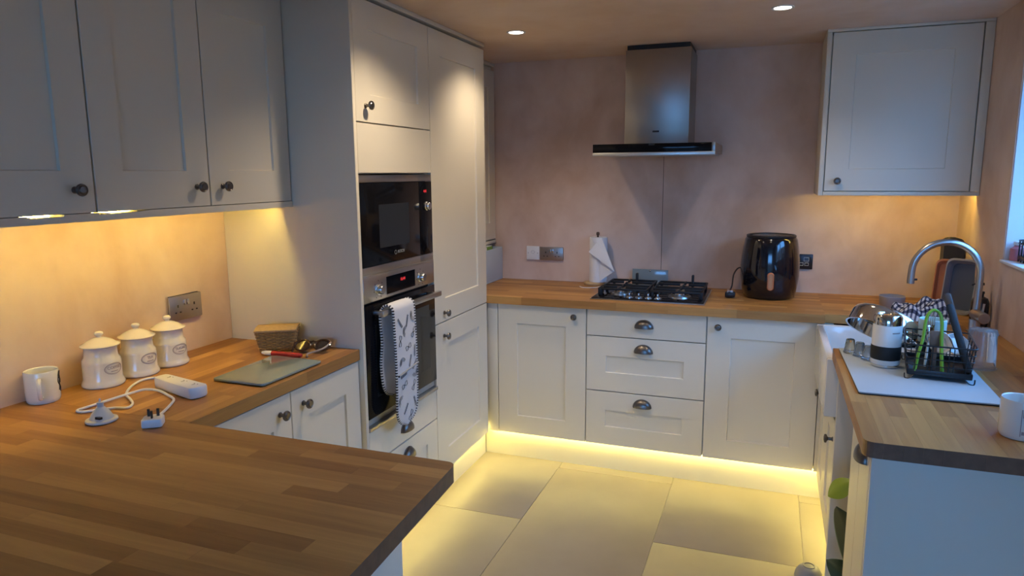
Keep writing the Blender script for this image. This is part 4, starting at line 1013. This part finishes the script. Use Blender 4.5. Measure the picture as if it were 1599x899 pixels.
for j in range(ny+1):
    row = []
    for i in range(nx+1):
        u, v = i/nx, j/ny; ex = min(u, 1-u)*2; ey = min(v, 1-v)*2
        hz = .088*(min(1, ex*2.2)**.6)*(min(1, ey*2.0)**.6)*(.62+.22*sin(9*u+3*v)+.16*sin(14*v-5*u+1)+.08*sin(23*u+11*v))
        row.append(tw.bm.verts.new((1.875+.225*u+.012*sin(9*v), -.045+.215*v*(.9+.1*sin(7*u))+.008*sin(12*u)-.03*u, .9125+max(0, hz)+.002*sin(17*u)**2)))
    vv.append(row)
for j in range(ny):
    for i in range(nx):
        f = tw.bm.faces.new((vv[j][i], vv[j][i+1], vv[j+1][i+1], vv[j+1][i]))
        for lp, (a_, b2) in zip(f.loops, ((i, j), (i+1, j), (i+1, j+1), (i, j+1))): lp[uvl].uv = (a_/nx*1.7, b2/ny*1.2)
tow = obj('cloth', tw, checks(), c, smooth=60)
obj('hem', B().tube([(1.876, -.045, .9135), (1.94, -.052, .915), (2.01, -.068, .914), (2.09, -.078, .9135)], .0022, 6), MATS['black_print'], c)
# trays leaning at right wall
def tray(name, label, loc, rz, tilt, w, h, dpt, m1, m2):
    c = thing(name, label, 'tray', loc); A = Matrix.Translation(loc) @ Matrix.Rotation(rz, 4, 'Z') @ Matrix.Rotation(tilt, 4, 'X')
    o = rounded([(-w/2, 0), (w/2, 0), (w/2, h), (-w/2, h)], (.035,)*4); b = B()
    def ring(sc, zz): return [b.bm.verts.new(A @ V((p[0]*sc, zz, h/2+(p[1]-h/2)*sc))) for p in o]
    rs = [ring(.86, dpt), ring(.97, .002), ring(1.0, -.002), ring(.93, -.002), ring(.83, dpt-.004)]
    b.bm.faces.new(rs[0])
    for u, v in zip(rs, rs[1:]):
        for i in range(len(o)): b.bm.faces.new((u[i], u[(i+1) % len(o)], v[(i+1) % len(o)], v[i]))
    obj('pan', b, m1, c)
    b2 = B(); q = [A @ V((p[0]*.83, dpt-.0045, h/2+(p[1]-h/2)*.83)) for p in o]; b2.bm.faces.new([b2.bm.verts.new(x) for x in q]); q2 = b2
    obj('inner_base', b2, m2, c); return c
tray('roasting_tray', 'dark blue-grey roasting tray with pale rim leaning in the corner by the tap', (2.142, .165, .9125), R(-38), R(-9), .135, .25, .045, mat('pale_grey_metal', (.42, .42, .46), .3, .5), mat('slate_enamel', (.10, .12, .17), .35))
tray('terracotta_tray', 'terracotta coloured tray leaning behind the roasting tray', (2.135, .290, .9125), R(-30), R(-8), .135, .232, .022, mat('terracotta_glaze', (.42, .17, .11), .4), MATS['terracotta_glaze'])
c = thing('knife_block', 'tall black holder with rounded top in the corner behind the roasting tray', 'holder', (2.165, .41, .911))
b = B()
oo = rounded([(-.042, 0), (.042, 0), (.042, .325), (-.042, .325)], (.004, .004, .035, .035))
vs = [[b.bm.verts.new((2.165+p[0], yy, .911+p[1])) for p in oo] for yy in (.375, .445)]
b.bm.faces.new(vs[0]); b.bm.faces.new(vs[1])
for i in range(len(oo)): b.bm.faces.new((vs[0][i], vs[0][(i+1) % len(oo)], vs[1][(i+1) % len(oo)], vs[1][i]))
obj('body', b, mat('matt_black', (.02, .022, .027), .5), c)
obj('foot', B().box(2.118, 2.209, .370, .450, .9105, .916, .001), BLACK, c)
c = thing('black_bottle', 'black pump bottle against the right wall beside the tap', 'bottle', (2.178, -.075, .911))
M = Matrix.Translation((2.176, -.085, .911))
obj('body', B().lathe([(0, 0), (.030, 0), (.033, .004), (.033, .10), (.026, .118), (.011, .126), (.011, .138), (0, .138)], 28, M), mat('dark_bottle', (.02, .016, .016), .25), c)
obj('pump', B().lathe([(0, .138), (.013, .138), (.013, .146), (.004, .147), (.004, .172), (.009, .173), (.009, .182), (0, .183)], 18, M), BLACK, c)
obj('nozzle', B().tube([(2.176, -.085, 1.088), (2.150, -.09, 1.088), (2.139, -.093, 1.083)], .0035, 8), BLACK, c)

# ------------------------------------------------------------------ window sill caddy
SZ = WZ0+.0125
c = thing('sill_caddy', 'small black wire caddy on the window sill', 'caddy', (2.30, -.285, SZ))
b = B().box(2.245, 2.345, -.335, -.235, SZ+.008, SZ+.024, .002)
obj('tray', b, BLACK, c)
b = B()
for z in (.07, .082): b.tube([V((p[0], p[1], SZ+z)) for p in rounded([(2.245, -.335), (2.345, -.335), (2.345, -.235), (2.245, -.235)], (.01,)*4)], .003, 6, closed=True)
for x in (2.248, 2.281, 2.312, 2.342):
    for y in (-.332, -.238): b.tube([(x, y, SZ), (x, y, SZ+.082)], .0025, 6)
for y in (-.30, -.27):
    for x in (2.248, 2.342): b.tube([(x, y, SZ), (x, y, SZ+.082)], .0025, 6)
obj('rail', b, BLACKWIRE, c)
def bottle(label, x, y, z, r, h, mm, capm):
    c = thing('small_bottle', label, 'bottle', (x, y, z)); M = Matrix.Translation((x, y, z))
    obj('body', B().lathe([(0, 0), (r, 0), (r, h*.62), (r*.5, h*.74), (r*.5, h*.8), (0, h*.8)], 22, M), mm, c)
    obj('cap', B().lathe([(0, h*.8), (r*.62, h*.8), (r*.62, h*.97), (r*.5, h), (0, h)], 20, M), capm, c)
bottle('pink bottle on the window sill at the reveal corner', 2.252, -.205, SZ, .024, .075, mat('pink_plastic', (.55, .20, .24), .4), WHITE)
bottle('dark bottle with silver cap in the sill caddy', 2.275, -.30, SZ+.0245, .018, .085, MATS['dark_bottle'], STEEL)
bottle('dark bottle with black cap in the sill caddy', 2.318, -.27, SZ+.0245, .018, .080, MATS['dark_bottle'], BLACK)

# ------------------------------------------------------------------ appliance gap: plant, grey bowl
p = thing('leafy_plant', 'potted plant with large dark leaves and one lime leaf in the gap under the worktop', 'plant', (1.72, -.98, 0))
obj('pot', B().lathe([(0, .001), (.055, .001), (.062, .01), (.075, .12), (.078, .125), (.072, .125), (.066, .11), (0, .105)], 30, Matrix.Translation((1.72, -.98, 0))), mat('black_pot', (.02, .02, .02), .5), p)
def leafm(name, a, edge):
    m, t_, b_ = nodes(name); N = t_.nodes; L = t_.links; b_.inputs['Roughness'].default_value = .38
    uv = N.new('ShaderNodeUVMap'); sx = N.new('ShaderNodeSeparateXYZ'); L.new(uv.outputs[0], sx.inputs[0])
    cr = N.new('ShaderNodeValToRGB'); e = cr.color_ramp.elements; e[0].position = 0; e[0].color = a+(1,); e[1].position = .93; e[1].color = a+(1,); k_ = e.new(.985); k_.color = edge+(1,)
    L.new(sx.outputs[0], cr.inputs[0]); L.new(cr.outputs[0], b_.inputs['Base Color']); return m
LD = leafm('dark_leaf', (.035, .06, .028), (.30, .36, .18)); LL = leafm('lime_leaf', (.30, .38, .03), (.34, .42, .05))
def leaf(base, tip, wid, droop, mm, nrm):
    b = B(); uvl = b.bm.loops.layers.uv.new('UVMap'); base, tip = V(base), V(tip); ax = tip-base; sd = ax.cross(V(nrm)).normalized(); up_ = sd.cross(ax).normalized(); n = 14; g = []
    for i in range(n+1):
        t_ = i/n; w = wid*(sin(pi*min(1, t_*1.0))**.75)*(1-.25*t_)+.0008
        g.append([(base+ax*t_+sd*w*j/3+up_*(droop*sin(pi*t_)-abs(j)/3*w*.25), abs(j)/3) for j in range(-3, 4)])
    vs = [[(b.bm.verts.new(q), k_) for q, k_ in row] for row in g]
    for r0, r1 in zip(vs, vs[1:]):
        for j in range(6):
            qd = (r0[j], r0[j+1], r1[j+1], r1[j]); f = b.bm.faces.new([x[0] for x in qd])
            for lp, x in zip(f.loops, qd): lp[uvl].uv = (x[1], 0)
    obj('leaf', b, mm, p, smooth=60)
CT = V((1.72, -.98, .11))
leaf((1.70, -.99, .13), (1.60, -1.00, .45), .10, -.03, LD, (-.6, -.6, .2))
leaf((1.71, -.97, .13), (1.585, -.955, .23), .06, .03, LD, (-.3, -.5, .8))
leaf((1.72, -1.00, .13), (1.640, -1.08, .36), .06, .02, LD, (-.6, -.6, .3))
leaf((1.74, -.97, .13), (1.75, -.90, .42), .06, .02, LD, (-.3, -.9, .2))
leaf((1.72, -.98, .13), (1.625, -1.06, .22), .055, .03, LD, (-.2, -.5, .9))
leaf((1.645, -1.00, .545), (1.575, -.965, .465), .036, .015, LL, (-.5, -.8, .4))
obj('stem', B().tube(bez([(1.72, -.98, .10), (1.70, -.985, .3), (1.675, -.99, .47), (1.645, -1.00, .545)]), .004, 8), mat('green_stem', (.14, .20, .05), .5), p)
c = thing('grey_bowl', 'grey rounded bowl upside down on the floor by the sink cabinet', 'bowl', (1.552, -.690, 0))
M = Matrix.Translation((1.552, -.690, .0005)) @ Matrix.Diagonal((.8, .8, .9, 1))
obj('shell', B().lathe([(.062, 0), (.065, .003), (.060, .025), (.047, .045), (.030, .054), (0, .056), (0, .052), (.028, .05), (.044, .042), (.058, .02)], 36, M, close=False), mat('grey_plastic', (.26, .25, .25), .5), c)
obj('foot_ring', B().lathe([(.022, .0555), (.028, .0535), (.028, .058), (.022, .058)], 26, M, close=True), MATS['grey_plastic'], c)
